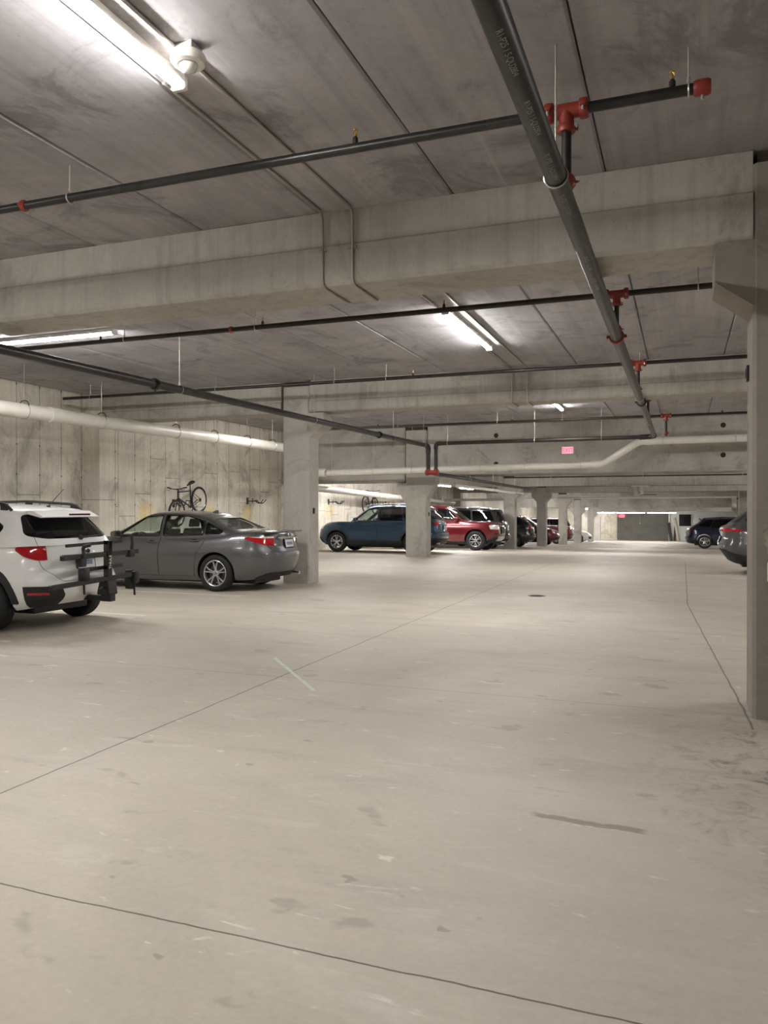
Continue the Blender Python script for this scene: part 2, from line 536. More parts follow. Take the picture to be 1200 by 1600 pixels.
def bend(pts, rad, n=5):
    """round the corners of a polyline"""
    pts = [Vector(p) for p in pts]
    out = [pts[0]]
    for i in range(1, len(pts) - 1):
        a, b, c = pts[i - 1], pts[i], pts[i + 1]
        d1, d2 = (a - b).normalized(), (c - b).normalized()
        r = min(rad, (a - b).length * 0.49, (c - b).length * 0.49)
        p, q = b + d1 * r, b + d2 * r
        for k in range(n + 1):
            t = k / n
            out.append(p * (1 - t) ** 2 + b * 2 * t * (1 - t) + q * t * t)
    out.append(pts[-1])
    return out

def lathe(bm, prof, seg=24, axis='z', center=(0, 0, 0), mi=0, cap=True):
    """revolve (r, h) profile round an axis"""
    rings = []
    for r, h in prof:
        ring = []
        for j in range(seg):
            a = 2 * PI * j / seg
            c, s = math.cos(a) * r, math.sin(a) * r
            co = {'z': (c, s, h), 'y': (c, h, s), 'x': (h, c, s)}[axis]
            ring.append(bm.verts.new(Vector(co) + Vector(center)))
        rings.append(ring)
    for a, b in zip(rings, rings[1:]):
        for j in range(seg):
            f = bm.faces.new((a[j], a[(j + 1) % seg], b[(j + 1) % seg], b[j]))
            f.material_index = mi
    for ring, p in ((rings[0], prof[0]), (rings[-1], prof[-1])):
        if p[0] > 1e-5 and cap:
            bm.faces.new(ring if ring is rings[-1] else ring[::-1]).material_index = mi

def text_bm(txt, size, depth=0.0):
    """a string as mesh geometry in the XY plane, centred"""
    cu = bpy.data.curves.new('t', 'FONT')
    cu.body = txt
    cu.size = size
    cu.align_x = 'CENTER'
    cu.align_y = 'CENTER'
    cu.extrude = depth
    cu.resolution_u = 3
    o = bpy.data.objects.new('t', cu)
    COL.objects.link(o)
    dg = bpy.context.evaluated_depsgraph_get()
    dg.update()
    me = bpy.data.meshes.new_from_object(o.evaluated_get(dg))
    bm = bmesh.new()
    bm.from_mesh(me)
    bpy.data.meshes.remove(me)
    bpy.data.objects.remove(o)
    bpy.data.curves.remove(cu)
    return bm

def pchip(pts):
    """monotone cubic through (x, y) points; returns f(x)"""
    pts = sorted(pts)
    xs = [p[0] for p in pts]
    ys = [p[1] for p in pts]
    n = len(xs)
    if n == 1:
        return lambda x: ys[0]
    h = [xs[i + 1] - xs[i] for i in range(n - 1)]
    d = [(ys[i + 1] - ys[i]) / h[i] for i in range(n - 1)]
    m = [0.0] * n
    m[0], m[-1] = d[0], d[-1]
    for i in range(1, n - 1):
        if d[i - 1] * d[i] <= 0:
            m[i] = 0.0
        else:
            w1, w2 = 2 * h[i] + h[i - 1], h[i] + 2 * h[i - 1]
            m[i] = (w1 + w2) / (w1 / d[i - 1] + w2 / d[i])
    def f(x):
        if x <= xs[0]:
            return ys[0]
        if x >= xs[-1]:
            return ys[-1]
        lo, hi = 0, n - 1
        while hi - lo > 1:
            mid = (lo + hi) // 2
            if xs[mid] <= x:
                lo = mid
            else:
                hi = mid
        t = (x - xs[lo]) / h[lo]
        return ((2 * t ** 3 - 3 * t ** 2 + 1) * ys[lo] + (t ** 3 - 2 * t ** 2 + t) * h[lo] * m[lo]
                + (-2 * t ** 3 + 3 * t ** 2) * ys[lo + 1] + (t ** 3 - t ** 2) * h[lo] * m[lo + 1])
    return f

floor_z = pchip([(-12, 0), (22, 0), (25, -0.005), (30, -0.13), (36, -0.34), (45, -0.61), (53.4, -0.88), (61.4, -1.12), (70.6, -1.36), (81, -1.56), (92, -1.72)])
# ================================================================== STRUCTURE
XL, XR = -12.6, 9.0
CEIL = 4.06
ceil_z = pchip([(24, 3.12), (36.1, 3.0), (45, 2.80), (53.4, 2.55), (61.4, 2.28), (70.6, 1.95), (77, 1.72), (92, 1.45)])

def struct(name, bm, mat, smooth=None):
    o = obj(name, bm, mat, None, smooth)
    o['kind'] = 'structure'
    return o

# floor: level near the camera, falling away beyond the deep beam
bm = BM()
ys = [-10, -5, 0, 5, 10, 15, 20] + [22 + k for k in range(0, 71)]
rows = []
for y in ys:
    rows.append([bm.verts.new((x, y, floor_z(y))) for x in (XL, -6, 0, 4, XR)])
for a, b in zip(rows, rows[1:]):
    for i in range(4):
        bm.faces.new((a[i], a[i + 1], b[i + 1], b[i]))
struct('floor', bm, M['floor'], 60)

# precast plank ceiling over the near bays (one mesh: the planks are its pattern)
bm = BM()
rnd = random.Random(3)
k = 0
x1 = -0.551 + 1.2 * 8
while x1 > XL:
    x0 = x1 - 1.2
    a, b = max(x0, XL), min(x1, XR)
    if b - a > 0.05:
        dz = rnd.uniform(-0.004, 0.004)
        g = 0.005
        prism(bm, [(a + g, CEIL + dz + 0.014), (a + g + 0.016, CEIL + dz), (b - g - 0.016, CEIL + dz), (b - g, CEIL + dz + 0.014), (b - g, CEIL + 0.2), (a + g, CEIL + 0.2)], 'y', -10, 23.9)
    x1 -= 1.2
box(bm, XL, XR, -10, 23.9, CEIL + 0.06, CEIL + 0.22)
struct('ceiling', bm, M['ceiling'])

# lower sloping ceiling beyond the deep beam
bm = BM()
ys = [23.9 + k * 2 for k in range(0, 35)]
lo, hi = [], []
for y in ys:
    lo.append([bm.verts.new((x, y, ceil_z(y))) for x in (XL, XR)])
    hi.append([bm.verts.new((x, y, ceil_z(y) + 0.2)) for x in (XL, XR)])
for g, flip in ((lo, 0), (hi, 1)):
    for a, b in zip(g, g[1:]):
        bm.faces.new((a[0], a[1], b[1], b[0]))
struct('ceiling_far', bm, M['ceiling'])

def slab(name, x0, x1, y0, y1, z0, z1, mat):
    bm = BM()
    box(bm, x0, x1, y0, y1, z0, z1)
    return struct(name, bm, mat)
slab('wall_left', XL - 0.3, XL, -10, 92, -2.2, CEIL + 0.2, M['wall'])
slab('wall_right', XR, XR + 0.3, -10, 92, -2.2, CEIL + 0.2, M['wall'])
slab('wall_rear', XL, XR, -10.3, -10, -0.2, CEIL + 0.2, M['wallx'])
slab('wall_far', -6.0, -1.2, 81.0, 81.3, -2.2, 2.0, M['block'])
slab('wall_far_left', XL, -6.0, 90.0, 90.3, -2.2, 2.0, M['wallx'])
slab('wall_return', -6.0, -5.8, 81.3, 90.3, -2.2, 2.0, M['wallx'])
M['pale_wall'] = concrete('pale_painted_wall', (196, 198, 194), 0.06, 0.05, 'z', 0.8, 0.1)[0]
slab('wall_far_right', -1.2, XR, 79.0, 79.3, -2.2, 2.0, M['pale_wall'])
# pilaster where the second beam meets the left wall
slab('trim_1', XL, XL + 0.42, 14.28, 14.9, 0, CEIL, M['wall'])
slab('trim_2', XL, XL + 0.42, 45.0, 45.6, floor_z(45), ceil_z(45), M['column'])
slab('trim_3', XL, XL + 0.42, 23.6, 24.2, 0, 2.33, M['wall'])
# dark window in the far right wall
bm = BM()
box(bm, -0.27, 0.79, 78.94, 79.02, -0.12, 0.98)
o = struct('window_1', bm, M['window_dark'])
bm = BM()
for (a, b, c, d) in ((-0.33, -0.27, -0.18, 1.04), (0.79, 0.85, -0.18, 1.04), (-0.27, 0.79, -0.18, -0.12), (-0.27, 0.79, 0.98, 1.04)):
    box(bm, a, b, 78.92, 79.02, c, d)
wf = obj('window_frame', bm, M['pale_wall'], o)

# ------------------------------------------------------------------ columns
def column(label, x0, x1, y0, y1, ztop, left=None, right=None, pad=True, group='concrete columns', mat='column'):
    """a precast column with corbels; left/right = (seat height, reach, face height, slope height)"""
    zb = floor_z((y0 + y1) / 2) - 0.02
    t = thing('concrete_column', label, 'column', ((x0 + x1) / 2, (y0 + y1) / 2, zb + 0.02), group=group)
    cx, cy, cz = t.location
    bm = BM()
    c = 0.025
    prism(bm, [(x0 + c - cx, y0 - cy), (x1 - c - cx, y0 - cy), (x1 - cx, y0 + c - cy), (x1 - cx, y1 - c - cy), (x1 - c - cx, y1 - cy), (x0 + c - cx, y1 - cy), (x0 - cx, y1 - c - cy), (x0 - cx, y0 + c - cy)],
          'z', zb - cz, ztop - 0.1 - cz)
    obj('shaft', bm, M[mat], t)
    if pad:
        bm = BM()
        box(bm, x0 + 0.03 - cx, x1 - 0.03 - cx, y0 + 0.06 - cy, y1 - 0.06 - cy, ztop - 0.1 - cz, ztop - cz)
        obj('bearing_pad', bm, M['iron'], t)
    for side, d in ((-1, left), (1, right)):
        if not d:
            continue
        seat, reach, face, slope = d
        bm = BM()
        e = x0 if side < 0 else x1
        pts = [(e - side * 0.02, seat), (e + side * reach, seat), (e + side * reach, seat - face), (e - side * 0.02, seat - face - slope)]
        pts = [(px - cx, pz - cz) for px, pz in pts]
        prism(bm, pts, 'y', y0 + 0.01 - cy, y1 - 0.01 - cy)
        obj('corbel', bm, M[mat], t)
    return t

C3 = (3.42, 0.30, 0.27, 0.24)
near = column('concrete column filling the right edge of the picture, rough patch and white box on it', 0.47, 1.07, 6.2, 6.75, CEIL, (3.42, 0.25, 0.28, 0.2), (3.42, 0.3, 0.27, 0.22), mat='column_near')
bm = BM()
rnd = random.Random(5)
pts = []
for k in range(48):
    a = 2 * PI * k / 48
    r = 0.15 * (1 + rnd.uniform(-0.07, 0.07) + 0.10 * math.sin(3 * a + 1))
    pts.append((-0.09 + math.cos(a) * r * 1.0, 1.30 + math.sin(a) * r * 0.98))
prism(bm, pts, 'y', -0.2775, -0.27)
obj('spalled_patch', bm, M['spall'], near, label='rough exposed aggregate patch')
column('concrete column left of the lane beside the tail of the grey sedan', -7.58, -7.0, 14.28, 14.76, CEIL, None, (3.42, 0.32, 0.25, 0.25))
column('concrete column in front of the blue SUV, hiding its rear door', -8.14, -7.46, 23.5, 24.0, CEIL, (2.31, 0.28, 0.2, 0.5), (2.55, 0.28, 0.25, 0.5))
LC = [(36.1, 'concrete column in front of the nose of the red pickup'),
      (45.0, 'concrete column second beyond the red pickup, right of the black SUV with the red tail lamp'),
      (53.4, 'concrete column third beyond the red pickup, with the red SUV nose on its left'),
      (61.4, 'concrete column beside the white sedan, on its left'),
      (70.6, 'concrete column just right of the white sedan'),
      (76.7, 'last concrete column of the left row, before the bright far wall')]
CB = {36.1: 2.52, 45.0: 2.44, 53.4: 2.20, 61.4: 1.60, 70.6: 1.28, 76.7: 1.24}
for y, lb in LC:
    column(lb, -7.72, -7.2, y, y + 0.5, ceil_z(y), (CB[y], 0.3, 0.25, 0.35), (CB[y], 0.3, 0.25, 0.35))
column('concrete column behind the grey SUV on the right, only its top showing', 2.98, 3.56, 48.4, 48.9, ceil_z(48.4), None, None)
column('concrete column far on the right side of the lane behind the navy SUV', 3.62, 4.2, 61.4, 61.9, ceil_z(61.4), (1.60, 0.35, 0.2, 0.35), None)

# ------------------------------------------------------------------ beams
def beam(label, x0, x1, y0, y1, z0, z1, mat='beam', step=None, holes=()):
    t = thing('concrete_beam', label, 'beam', ((x0 + x1) / 2, y0, z0), group='precast concrete beams')
    cx = (x0 + x1) / 2
    h = z1 - z0
    d = y1 - y0
    bm = BM()
    if step:
        pts = [(0.0, 0.03), (0.03, 0.0), (d - 0.03, 0.0), (d, 0.03), (d, h), (0.022, h), (0.022, step + 0.02), (0.0, step)]
    else:
        pts = [(0.0, 0.02), (0.02, 0.0), (d - 0.02, 0.0), (d, 0.02), (d, h), (0.0, h)]
    prism(bm, pts, 'x', x0 - cx, x1 - cx)
    obj('girder', bm, M[mat], t)
    for hx, hz in holes:
        bm = BM()
        lathe(bm, [(0.0, -0.012), (0.055, -0.012), (0.07, -0.004), (0.07, 0.03)], 20, 'y', (hx - cx, 0, hz - z0))
        lathe(bm, [(0.0, -0.02), (0.03, -0.02), (0.03, 0.0)], 12, 'y', (hx - cx, 0, hz - z0))
        obj('sleeve_cap', bm, M['dark_pipe'], t)
    return t
beam('nearest and largest concrete beam, with two conduits running down its face', -8.6 + 1.6, 0.47, 6.2, 6.8, 3.42, CEIL, 'beam', 0.33)
beam('short end of the nearest beam line over the left stalls', XL, -7.62, 6.2, 6.8, 3.42, CEIL, 'beam', 0.33)
beam('concrete beam over the left stalls between the left wall and the column by the grey sedan', XL + 0.42, -7.63, 14.28, 14.88, 3.44, CEIL, 'beam', 0.2)
beam('second concrete beam across the lane, right of the column by the grey sedan', -6.99, 5.0, 14.28, 14.88, 3.44, CEIL, 'beam', 0.2)
beam('deep spandrel beam over the left stalls above the white drain pipe', XL, -8.2, 23.62, 24.2, 2.33, CEIL, 'deepbeam', 0.24)
beam('deep spandrel beam across the lane behind the near exit sign', -7.45, XR, 23.62, 24.2, 2.57, CEIL, 'deepbeam', None,
     [(-5.28, 3.72), (-5.28, 2.86), (1.05, 3.80), (1.05, 2.98)])
FB = ['far concrete beam over the lane at the column by the red pickup', 'far concrete beam over the lane, second beyond the deep beam',
      'far concrete beam over the lane behind the hanging ceiling unit', 'far concrete beam over the lane with its pale face above the navy SUV',
      'far concrete beam over the lane just above the far wall', 'last concrete beam at the far end of the lane']
for (y, _), lb in zip(LC, FB):
    xr = 3.3 if y == 61.4 else XR
    beam(lb, -7.19, xr, y, y + 0.5, CB[y], ceil_z(y) + 0.02, 'deepbeam' if y > 50 else 'beam')
FL = {36.1: 'far concrete beam over the left stalls behind the red pickup', 45.0: 'far concrete beam over the left stalls above the black SUV', 53.4: 'far concrete beam over the left stalls above the red SUV', 61.4: 'far concrete beam over the left stalls above the maroon SUV'}
for y, lb in FL.items():
    beam(lb, XL + (0.42 if y == 45.0 else 0), -7.73, y, y + 0.5, CB[y], ceil_z(y) + 0.02)

# ------------------------------------------------------------------ lamps
def lamp(label, x, y, ztop, along, length=2.44, drop=0.0, group='fluorescent strip lights'):
    t = thing('strip_light', label, 'ceiling light', (x, y, ztop), (0, 0, 0 if along == 'y' else PI / 2), group)
    L = length / 2
    bm = BM()
    prism(bm, [(-0.046, -0.056 - drop), (-0.046, -0.044 - drop), (-0.030, -drop), (0.030, -drop), (0.046, -0.044 - drop), (0.046, -0.056 - drop)], 'y', -L, L)
    obj('housing', bm, M['white_paint'], t)
    bm = BM()
    pts = [(0.036 * math.cos(a), -0.054 - drop - 0.034 * math.sin(a)) for a in [-0.08 + (PI + 0.16) * k / 14 for k in range(15)]]
    prism(bm, pts, 'y', -L + 0.03, L - 0.03)
    obj('lens', bm, M['lens'], t, 50)
    for s in (-1, 1):
        bm = BM()
        box(bm, -0.048, 0.048, s * L - 0.012, s * L + 0.03, -0.094 - drop, -drop, 0.010)
        obj('end_cap', bm, M['white_paint'], t)
    if drop:
        for s in (-0.7, 0.0, 0.7):
            bm = BM()
            tube(bm, [(0, s * L, 0), (0, s * L, -drop)], 0.008, 6)
            obj('hanger_rod', bm, M['rod'], t)
    return t
lamp('lit strip light on the ceiling at top left, nearest in the picture', -2.78, 2.72, CEIL, 'y')
lamp('lit strip light along the lane behind the nearest beam', -2.82, 10.9, CEIL, 'y')
lamp('lit strip light along the lane behind the second beam, only its end showing', -2.84, 19.0, CEIL, 'y')
lamp('lit strip light over the left stalls at the left edge below the nearest beam', -8.75, 9.15, CEIL, 'x')
lamp('lit strip light over the left stalls behind the beam and column', -8.95, 18.2, CEIL, 'x')
lamp('strip light over the lane behind the camera', -2.8, -5.4, CEIL, 'y')
lamp('strip light over the left stalls beside the camera, outside the picture', -8.75, 1.0, CEIL, 'x')
lamp('strip light over the right stalls beyond the near right column', 5.0, 18.2, CEIL, 'x')
for (x, y, al, lb) in [(-2.8, 29.5, 'y', 'strip light over the lane just beyond the deep beam'), (-2.8, 40.8, 'y', 'strip light over the lane beside the hanging ceiling unit'),
                       (-2.8, 49.5, 'y', 'strip light over the lane above the white cross pipe'), (-2.8, 57.6, 'y', 'strip light over the lane near the maroon SUV'),
                       (-2.8, 66.0, 'y', 'strip light over the lane near the white sedan'), (5.0, 9.15, 'x', 'unseen fill strip light added over the right stalls beside the near right column'), (5.0, 25.4, 'x', 'unseen fill strip light added over the right stalls just beyond the deep beam'), (-10.2, 26.4, 'x', 'strip light over the left stalls above the blue SUV'),  # both right-stall lights here are unseen fill, added to brighten the floor
                       (5.0, 29.5, 'x', 'strip light over the right stalls beyond the grey SUV'), (5.6, 40.5, 'x', 'strip light over the right stalls near the navy SUV'), (6.4, 66, 'x', 'strip light far over the right stalls'),
                       (-9.9, 50.0, 'x', 'strip light over the left stalls at the red SUV'), (-9.9, 58.5, 'x', 'strip light over the left stalls at the maroon SUV'), (-9.9, 68, 'x', 'strip light over the left stalls behind the white sedan'), (-9.2, 87.5, 'x', 'strip light in the bright far left recess, farther of two'), (-9.2, 83.0, 'x', 'unseen fill strip light added in the far left recess, nearer of two')]:  # the nearer recess light is an unseen addition to brighten the recess wall
    lamp(lb, x, y, ceil_z(y) if y > 24 else CEIL, al)
for x, lb in ((-6.9, 'strip light hung low before the block wall, leftmost of three'), (-4.3, 'strip light hung low before the block wall, middle of three'), (-1.7, 'strip light hung low before the block wall, rightmost of three')):
    lamp(lb, x, 74.0, ceil_z(74.0), 'x', 2.44, ceil_z(74.0) - 1.21)
for y, lb in ((29.0, 'strip light hung on rods over the red pickup, nearer of two'), (32.6, 'strip light hung on rods over the red pickup, farther of two')):
    lamp(lb, -8.6, y, ceil_z(y), 'y', 2.44, 0.62)

# ------------------------------------------------------------------ occupancy sensor and conduits
t = thing('occupancy_sensor', 'white round occupancy sensor with clear lens on the ceiling conduit', 'sensor', (-2.56, 3.72, CEIL))
bm = BM(); box(bm, -0.055, 0.055, -0.055, 0.055, -0.05, 0.0, 0.006); obj('junction_box', bm, M['white_paint'], t)
bm = BM(); lathe(bm, [(0.0, -0.045), (0.085, -0.045), (0.095, -0.055), (0.097, -0.085), (0.088, -0.10), (0.062, -0.108), (0.058, -0.1), (0.0, -0.1)], 36); obj('body', bm, M['white_plastic'], t, 40)
bm = BM(); lathe(bm, [(0.052, -0.098), (0.05, -0.115), (0.042, -0.132), (0.025, -0.145), (0.0, -0.15)], 24); obj('sensor_lens', bm, M['clear_lens'], t, 60)
bm = BM()
for k in (-1, 1):
    lathe(bm, [(0.0, -0.094), (0.006, -0.094), (0.006, -0.088)], 8, 'z', (k * 0.012 - 0.06, 0.05, 0))
obj('indicator', bm, M['black_plastic'], t)

def conduit(label, pts, r=0.0135, straps=(), rad=0.09):
    t = thing('conduit', label, 'conduit', pts[0], group='galvanised conduits')
    o = Vector(pts[0])
    bm = BM()
    tube(bm, [p - o for p in bend(pts, rad)], r, 10)
    obj('tube', bm, M['conduit'], t, 60)
    for p, d in straps:
        bm = BM()
        p = Vector(p) - o
        d = Vector(d)
        tube(bm, [p - d * 0.012, p + d * 0.012], r + 0.006, 10)
        q = Vector((0.03, 0, 0)) if abs(d.x) < 0.5 else Vector((0, 0.03, 0))
        box(bm, p.x - 0.035, p.x + 0.035, p.y - 0.004, p.y + 0.012, p.z - 0.01, p.z + 0.01)
        obj('strap', bm, M['conduit'], t)
    return t
zc = CEIL - 0.016
yb, yb2 = 6.2 - 0.016, 6.8 + 0.016
for k, (x, s) in enumerate(((-2.90, 'left'), (-2.62, 'right'))):
    y0 = 4.0 if k == 0 else -9.8
    conduit('thin grey conduit down the nearest beam face, %s of the pair' % s,
            [(x, y0 if k else 3.96, zc), (x, yb, zc), (x, yb, 3.42 - 0.016), (x, yb2, 3.42 - 0.016), (x, yb2, zc), (x, 9.6 if k == 0 else 14.1, zc)],
            0.0135, [((x, yb, 3.72), (0, 0, 1))])
    b2, b3 = 14.28 - 0.016, 14.88 + 0.016
    conduit('thin grey conduit down the second beam face, %s of the pair' % s,
            [(x, 12.2, zc), (x, b2, zc), (x, b2, 3.44 - 0.016), (x, b3, 3.44 - 0.016), (x, b3, zc), (x, 17.7, zc)],
            0.0135, [((x, b2, 3.78), (0, 0, 1))])

# ------------------------------------------------------------------ pipes
def rod_bm(x, y, z0, z1, r=0.006):
    bm = BM()
    tube(bm, [(x, y, z0), (x, y, z1)], r, 6)
    return bm

def ring(bm, c, axis, R, r=0.005, seg=24, wide=0.012):
    pts = []
    for k in range(seg):
        a = 2 * PI * k / seg
        u, v = math.cos(a) * R, math.sin(a) * R
        pts.append(Vector(c) + (Vector((0, u, v)) if axis == 'x' else Vector((u, 0, v))))
    tube(bm, pts, r, 6, closed=True)

def coupling(bm, c, axis, R, mi=0):
    """grooved pipe coupling: a fat ring with two bolted ears"""
    w = R * 0.62
    pr = [(R * 1.0, -w), (R * 1.32, -w * 0.9), (R * 1.42, -w * 0.4), (R * 1.42, w * 0.4), (R * 1.32, w * 0.9), (R * 1.0, w)]
    lathe(bm, pr, 20, axis, c)
    for s in (-1, 1):
        d = R * 1.5 * s
        c2 = Vector(c)
        if axis == 'x':
            box(bm, c2.x - w * 0.7, c2.x + w * 0.7, c2.y + d - R * 0.3, c2.y + d + R * 0.3, c2.z - R * 0.28, c2.z + R * 0.28, R * 0.12)
        elif axis == 'y':
            box(bm, c2.x + d - R * 0.3, c2.x + d + R * 0.3, c2.y - w * 0.7, c2.y + w * 0.7, c2.z - R * 0.28, c2.z + R * 0.28, R * 0.12)
        else:
            box(bm, c2.x + d - R * 0.3, c2.x + d + R * 0.3, c2.y - R * 0.28, c2.y + R * 0.28, c2.z - w * 0.7, c2.z + w * 0.7, R * 0.12)

def bolt(bm, c, axis, R):
    lathe(bm, [(0.0, -R), (R * 0.55, -R), (R * 0.55, R * 0.4), (R * 0.3, R * 0.5), (R * 0.3, R), (0.0, R)], 8, axis, c)

def sprinkler(parent, x, y, z, up=True):
    """upright sprinkler head on a short outlet"""
    bm = BM()
    lathe(bm, [(0.0, 0.0), (0.018, 0.0), (0.018, 0.035), (0.012, 0.037), (0.012, 0.045), (0.0, 0.045)], 10, 'z', (x, y, z))
    h = obj('sprinkler_outlet', bm, M['dark_pipe'], parent)
    bm = BM()
    lathe(bm, [(0.0, 0.044), (0.010, 0.044), (0.010, 0.056), (0.004, 0.058), (0.003, 0.082), (0.0, 0.084)], 10, 'z', (x, y, z))
    for s in (-1, 1):
        tube(bm, [(x + s * 0.010, y, z + 0.054), (x + s * 0.013, y, z + 0.068), (x + s * 0.003, y, z + 0.086)], 0.0025, 6)
    lathe(bm, [(0.0, 0.086), (0.016, 0.085), (0.017, 0.088), (0.0, 0.090)], 12, 'z', (x, y, z))
    obj('sprinkler_head', bm, M['brass'], parent)

def hanger(parent, x, y, zpipe, R, ztop, axis):
    bm = rod_bm(x, y, zpipe + R + 0.02, ztop)
    obj('hanger_rod', bm, M['rod'], parent)
    bm = BM()
    ring(bm, (x, y, zpipe), axis, R + 0.006, 0.006)
    lathe(bm, [(0.0, -0.012), (0.011, -0.012), (0.011, 0.02), (0.0, 0.02)], 8, 'z', (x, y, zpipe + R + 0.018))
    obj('hanger_ring', bm, M['zinc'], parent)

RM, RB = 0.058, 0.031
XM = -0.655
# right main line and the branch lines it feeds
mz = lambda y: 3.335 - 0.002 * max(0, y - 6)
main = thing('sprinkler_main', 'thick black sprinkler main running away along the lane at upper right', 'pipe', (XM, 0, 0))
bm = BM()
tube(bm, [(0, -9.5, mz(-9.5)), (0, 6, mz(6)), (0, 20.6, mz(20.6))], RM, 24)
obj('pipe', bm, M['black_pipe'], main, 60)
bm = BM()
pts = bend([(0, 20.5, mz(20.6)), (0, 20.82, mz(20.6)), (-0.35, 20.82, mz(20.6) - 0.01)], 0.16, 6)
tube(bm, pts, RM * 1.12, 18)
obj('elbow', bm, M['dark_pipe'], main, 60)
for y in (4.42, 13.6, 17.4):
    hanger(main, 0, y, mz(y), RM, CEIL, 'y')
bm = BM(); coupling(bm, (0, 8.75, mz(8.75)), 'y', RM); obj('coupling', bm, M['red_fitting'], main, 40)
bm = BM(); coupling(bm, (0, 14.15, mz(14.15)), 'y', RM); obj('coupling', bm, M['dark_pipe'], main, 40)
# stencilled print along the underside of the pipe
for ys in (2.52, 3.07, 3.62, 4.17, 4.72, 5.9, 6.45):
    tb = text_bm('R1-P25 1 S-QU2804', 0.040)
    bmesh.ops.subdivide_edges(tb, edges=tb.edges, cuts=1)
    for v in tb.verts:
        a = math.radians(-90 + 14) + v.co.y / RM        # letters wrap round the pipe, line runs along it
        rr = RM + 0.0012
        v.co = Vector((math.cos(a) * rr, ys + v.co.x, mz(ys) + math.sin(a) * rr))
    obj('stencil_print', tb, M['pipe_print'], main, label='pale stencilled pipe marking')

def branch(label, y, z, x0, x1, rx, mat, heads=(), coups=(), rods=(), cap=None, R=RB):
    t = thing('sprinkler_branch', label, 'pipe', (x0, y, z), group='sprinkler branch lines')
    bm = BM()
    tube(bm, [(0, 0, 0), (x1 - x0, 0, 0)], R, 16)
    obj('pipe', bm, M[mat], t, 60)
    if rx is not None:
        d = rx - x0
        # red grooved tee with its two couplings, riser nipple, lower outlet
        bm = BM()
        tube(bm, [(d - 0.10, 0, 0), (d + 0.10, 0, 0)], R * 1.42, 18)
        tube(bm, [(d, 0, 0), (d, 0, -0.10)], R * 1.4, 18)
        tee = obj('tee_fitting', bm, M['red_fitting'], t, 50)
        for s in (-1, 1):
            bm = BM(); coupling(bm, (d + s * 0.10, 0, 0), 'x', R * 1.36); obj('coupling', bm, M['red_fitting'], tee, 40)
            for k in (-1, 1):
                bm = BM()
                bolt(bm, (d + s * 0.10, k * R * 2.05, -0.02), 'z', R * 0.5)
                obj('bolt', bm, M['zinc'], tee)
        bm = BM(); coupling(bm, (d, 0, -0.105), 'z', R * 1.22); obj('coupling', bm, M['red_fitting'], tee, 40)
        bm = BM()
        bolt(bm, (d + R * 1.85, -0.025, -0.105), 'y', R * 0.55)
        obj('bolt', bm, M['zinc'], tee)
        zb = mz(y) - z
        bm = BM(); tube(bm, [(d, 0, -0.09), (d, 0, zb + 0.0)], R * 0.92, 16); obj('riser', bm, M['dark_pipe'], t, 60)
        bm = BM(); lathe(bm, [(R * 1.25, zb + 0.03), (R * 1.7, zb + 0.05), (R * 1.7, zb + 0.085), (R * 1.2, zb + 0.11)], 16, 'z', (d, 0, 0))
        bolt(bm, (d + R * 1.9, 0, zb + 0.066), 'x', R * 0.5)
        obj('outlet_fitting', bm, M['red_fitting'], t, 40)
    for hx in heads:
        sprinkler(t, hx - x0, 0, R * 0.9)
    for cxx in coups:
        bm = BM(); coupling(bm, (cxx - x0, 0, 0), 'x', R); obj('coupling', bm, M['red_fitting'], t, 40)
    for hx in rods:
        hanger(t, hx - x0, 0, 0, R, CEIL - z, 'x')
    if cap is not None:
        bm = BM()
        lathe(bm, [(0.0, 0.045), (R * 1.2, 0.045), (R * 1.45, 0.03), (R * 1.45, -0.03), (R * 1.2, -0.045), (R, -0.045)], 18, 'x', (x1 - x0, 0, 0))
        obj('end_cap', bm, M['red_fitting'], t, 40)
        bm = BM(); bolt(bm, (x1 - x0, -0.01, -R * 1.75), 'z', R * 0.5); obj('bolt', bm, M['zinc'], t)
    return t
branch('nearest sprinkler branch pipe with a red tee and red end cap at upper right', 4.70, 3.82, -6.9, 0.10, XM + 0.02, 'black_pipe', (-1.97, -0.055), (-4.72,), (-4.28, 0.03, -6.2), True)
branch('second sprinkler branch pipe, just behind the nearest beam', 8.70, 3.77, -11.8, 0.9, XM + 0.0, 'dark_pipe', (-2.55, -4.9, -7.4), (-5.35,), (-5.0, -7.0, 0.15), None)
branch('third sprinkler branch pipe, along the top of the second beam', 13.10, 3.80, -12.1, 4.0, XM, 'black_pipe', (-4.4, -6.4, -9.8), (), (-4.9, -5.9, -8.4, -11.4), None)
branch('fourth sprinkler branch pipe, mostly hidden behind the second beam', 16.9, 3.80, -11.2, 4.0, XM, 'dark_pipe', (-6.0, -9.0), (), (-4.9, -8.3, 2.0), None)
branch('fifth sprinkler branch pipe, in front of the deep beam above the exit sign', 20.72, 3.80, -10.2, 4.0, XM + 0.28, 'dark_pipe', (-4.2, 0.9, -8.0), (), (-4.6, -2.9, -7.4, 1.6), None)

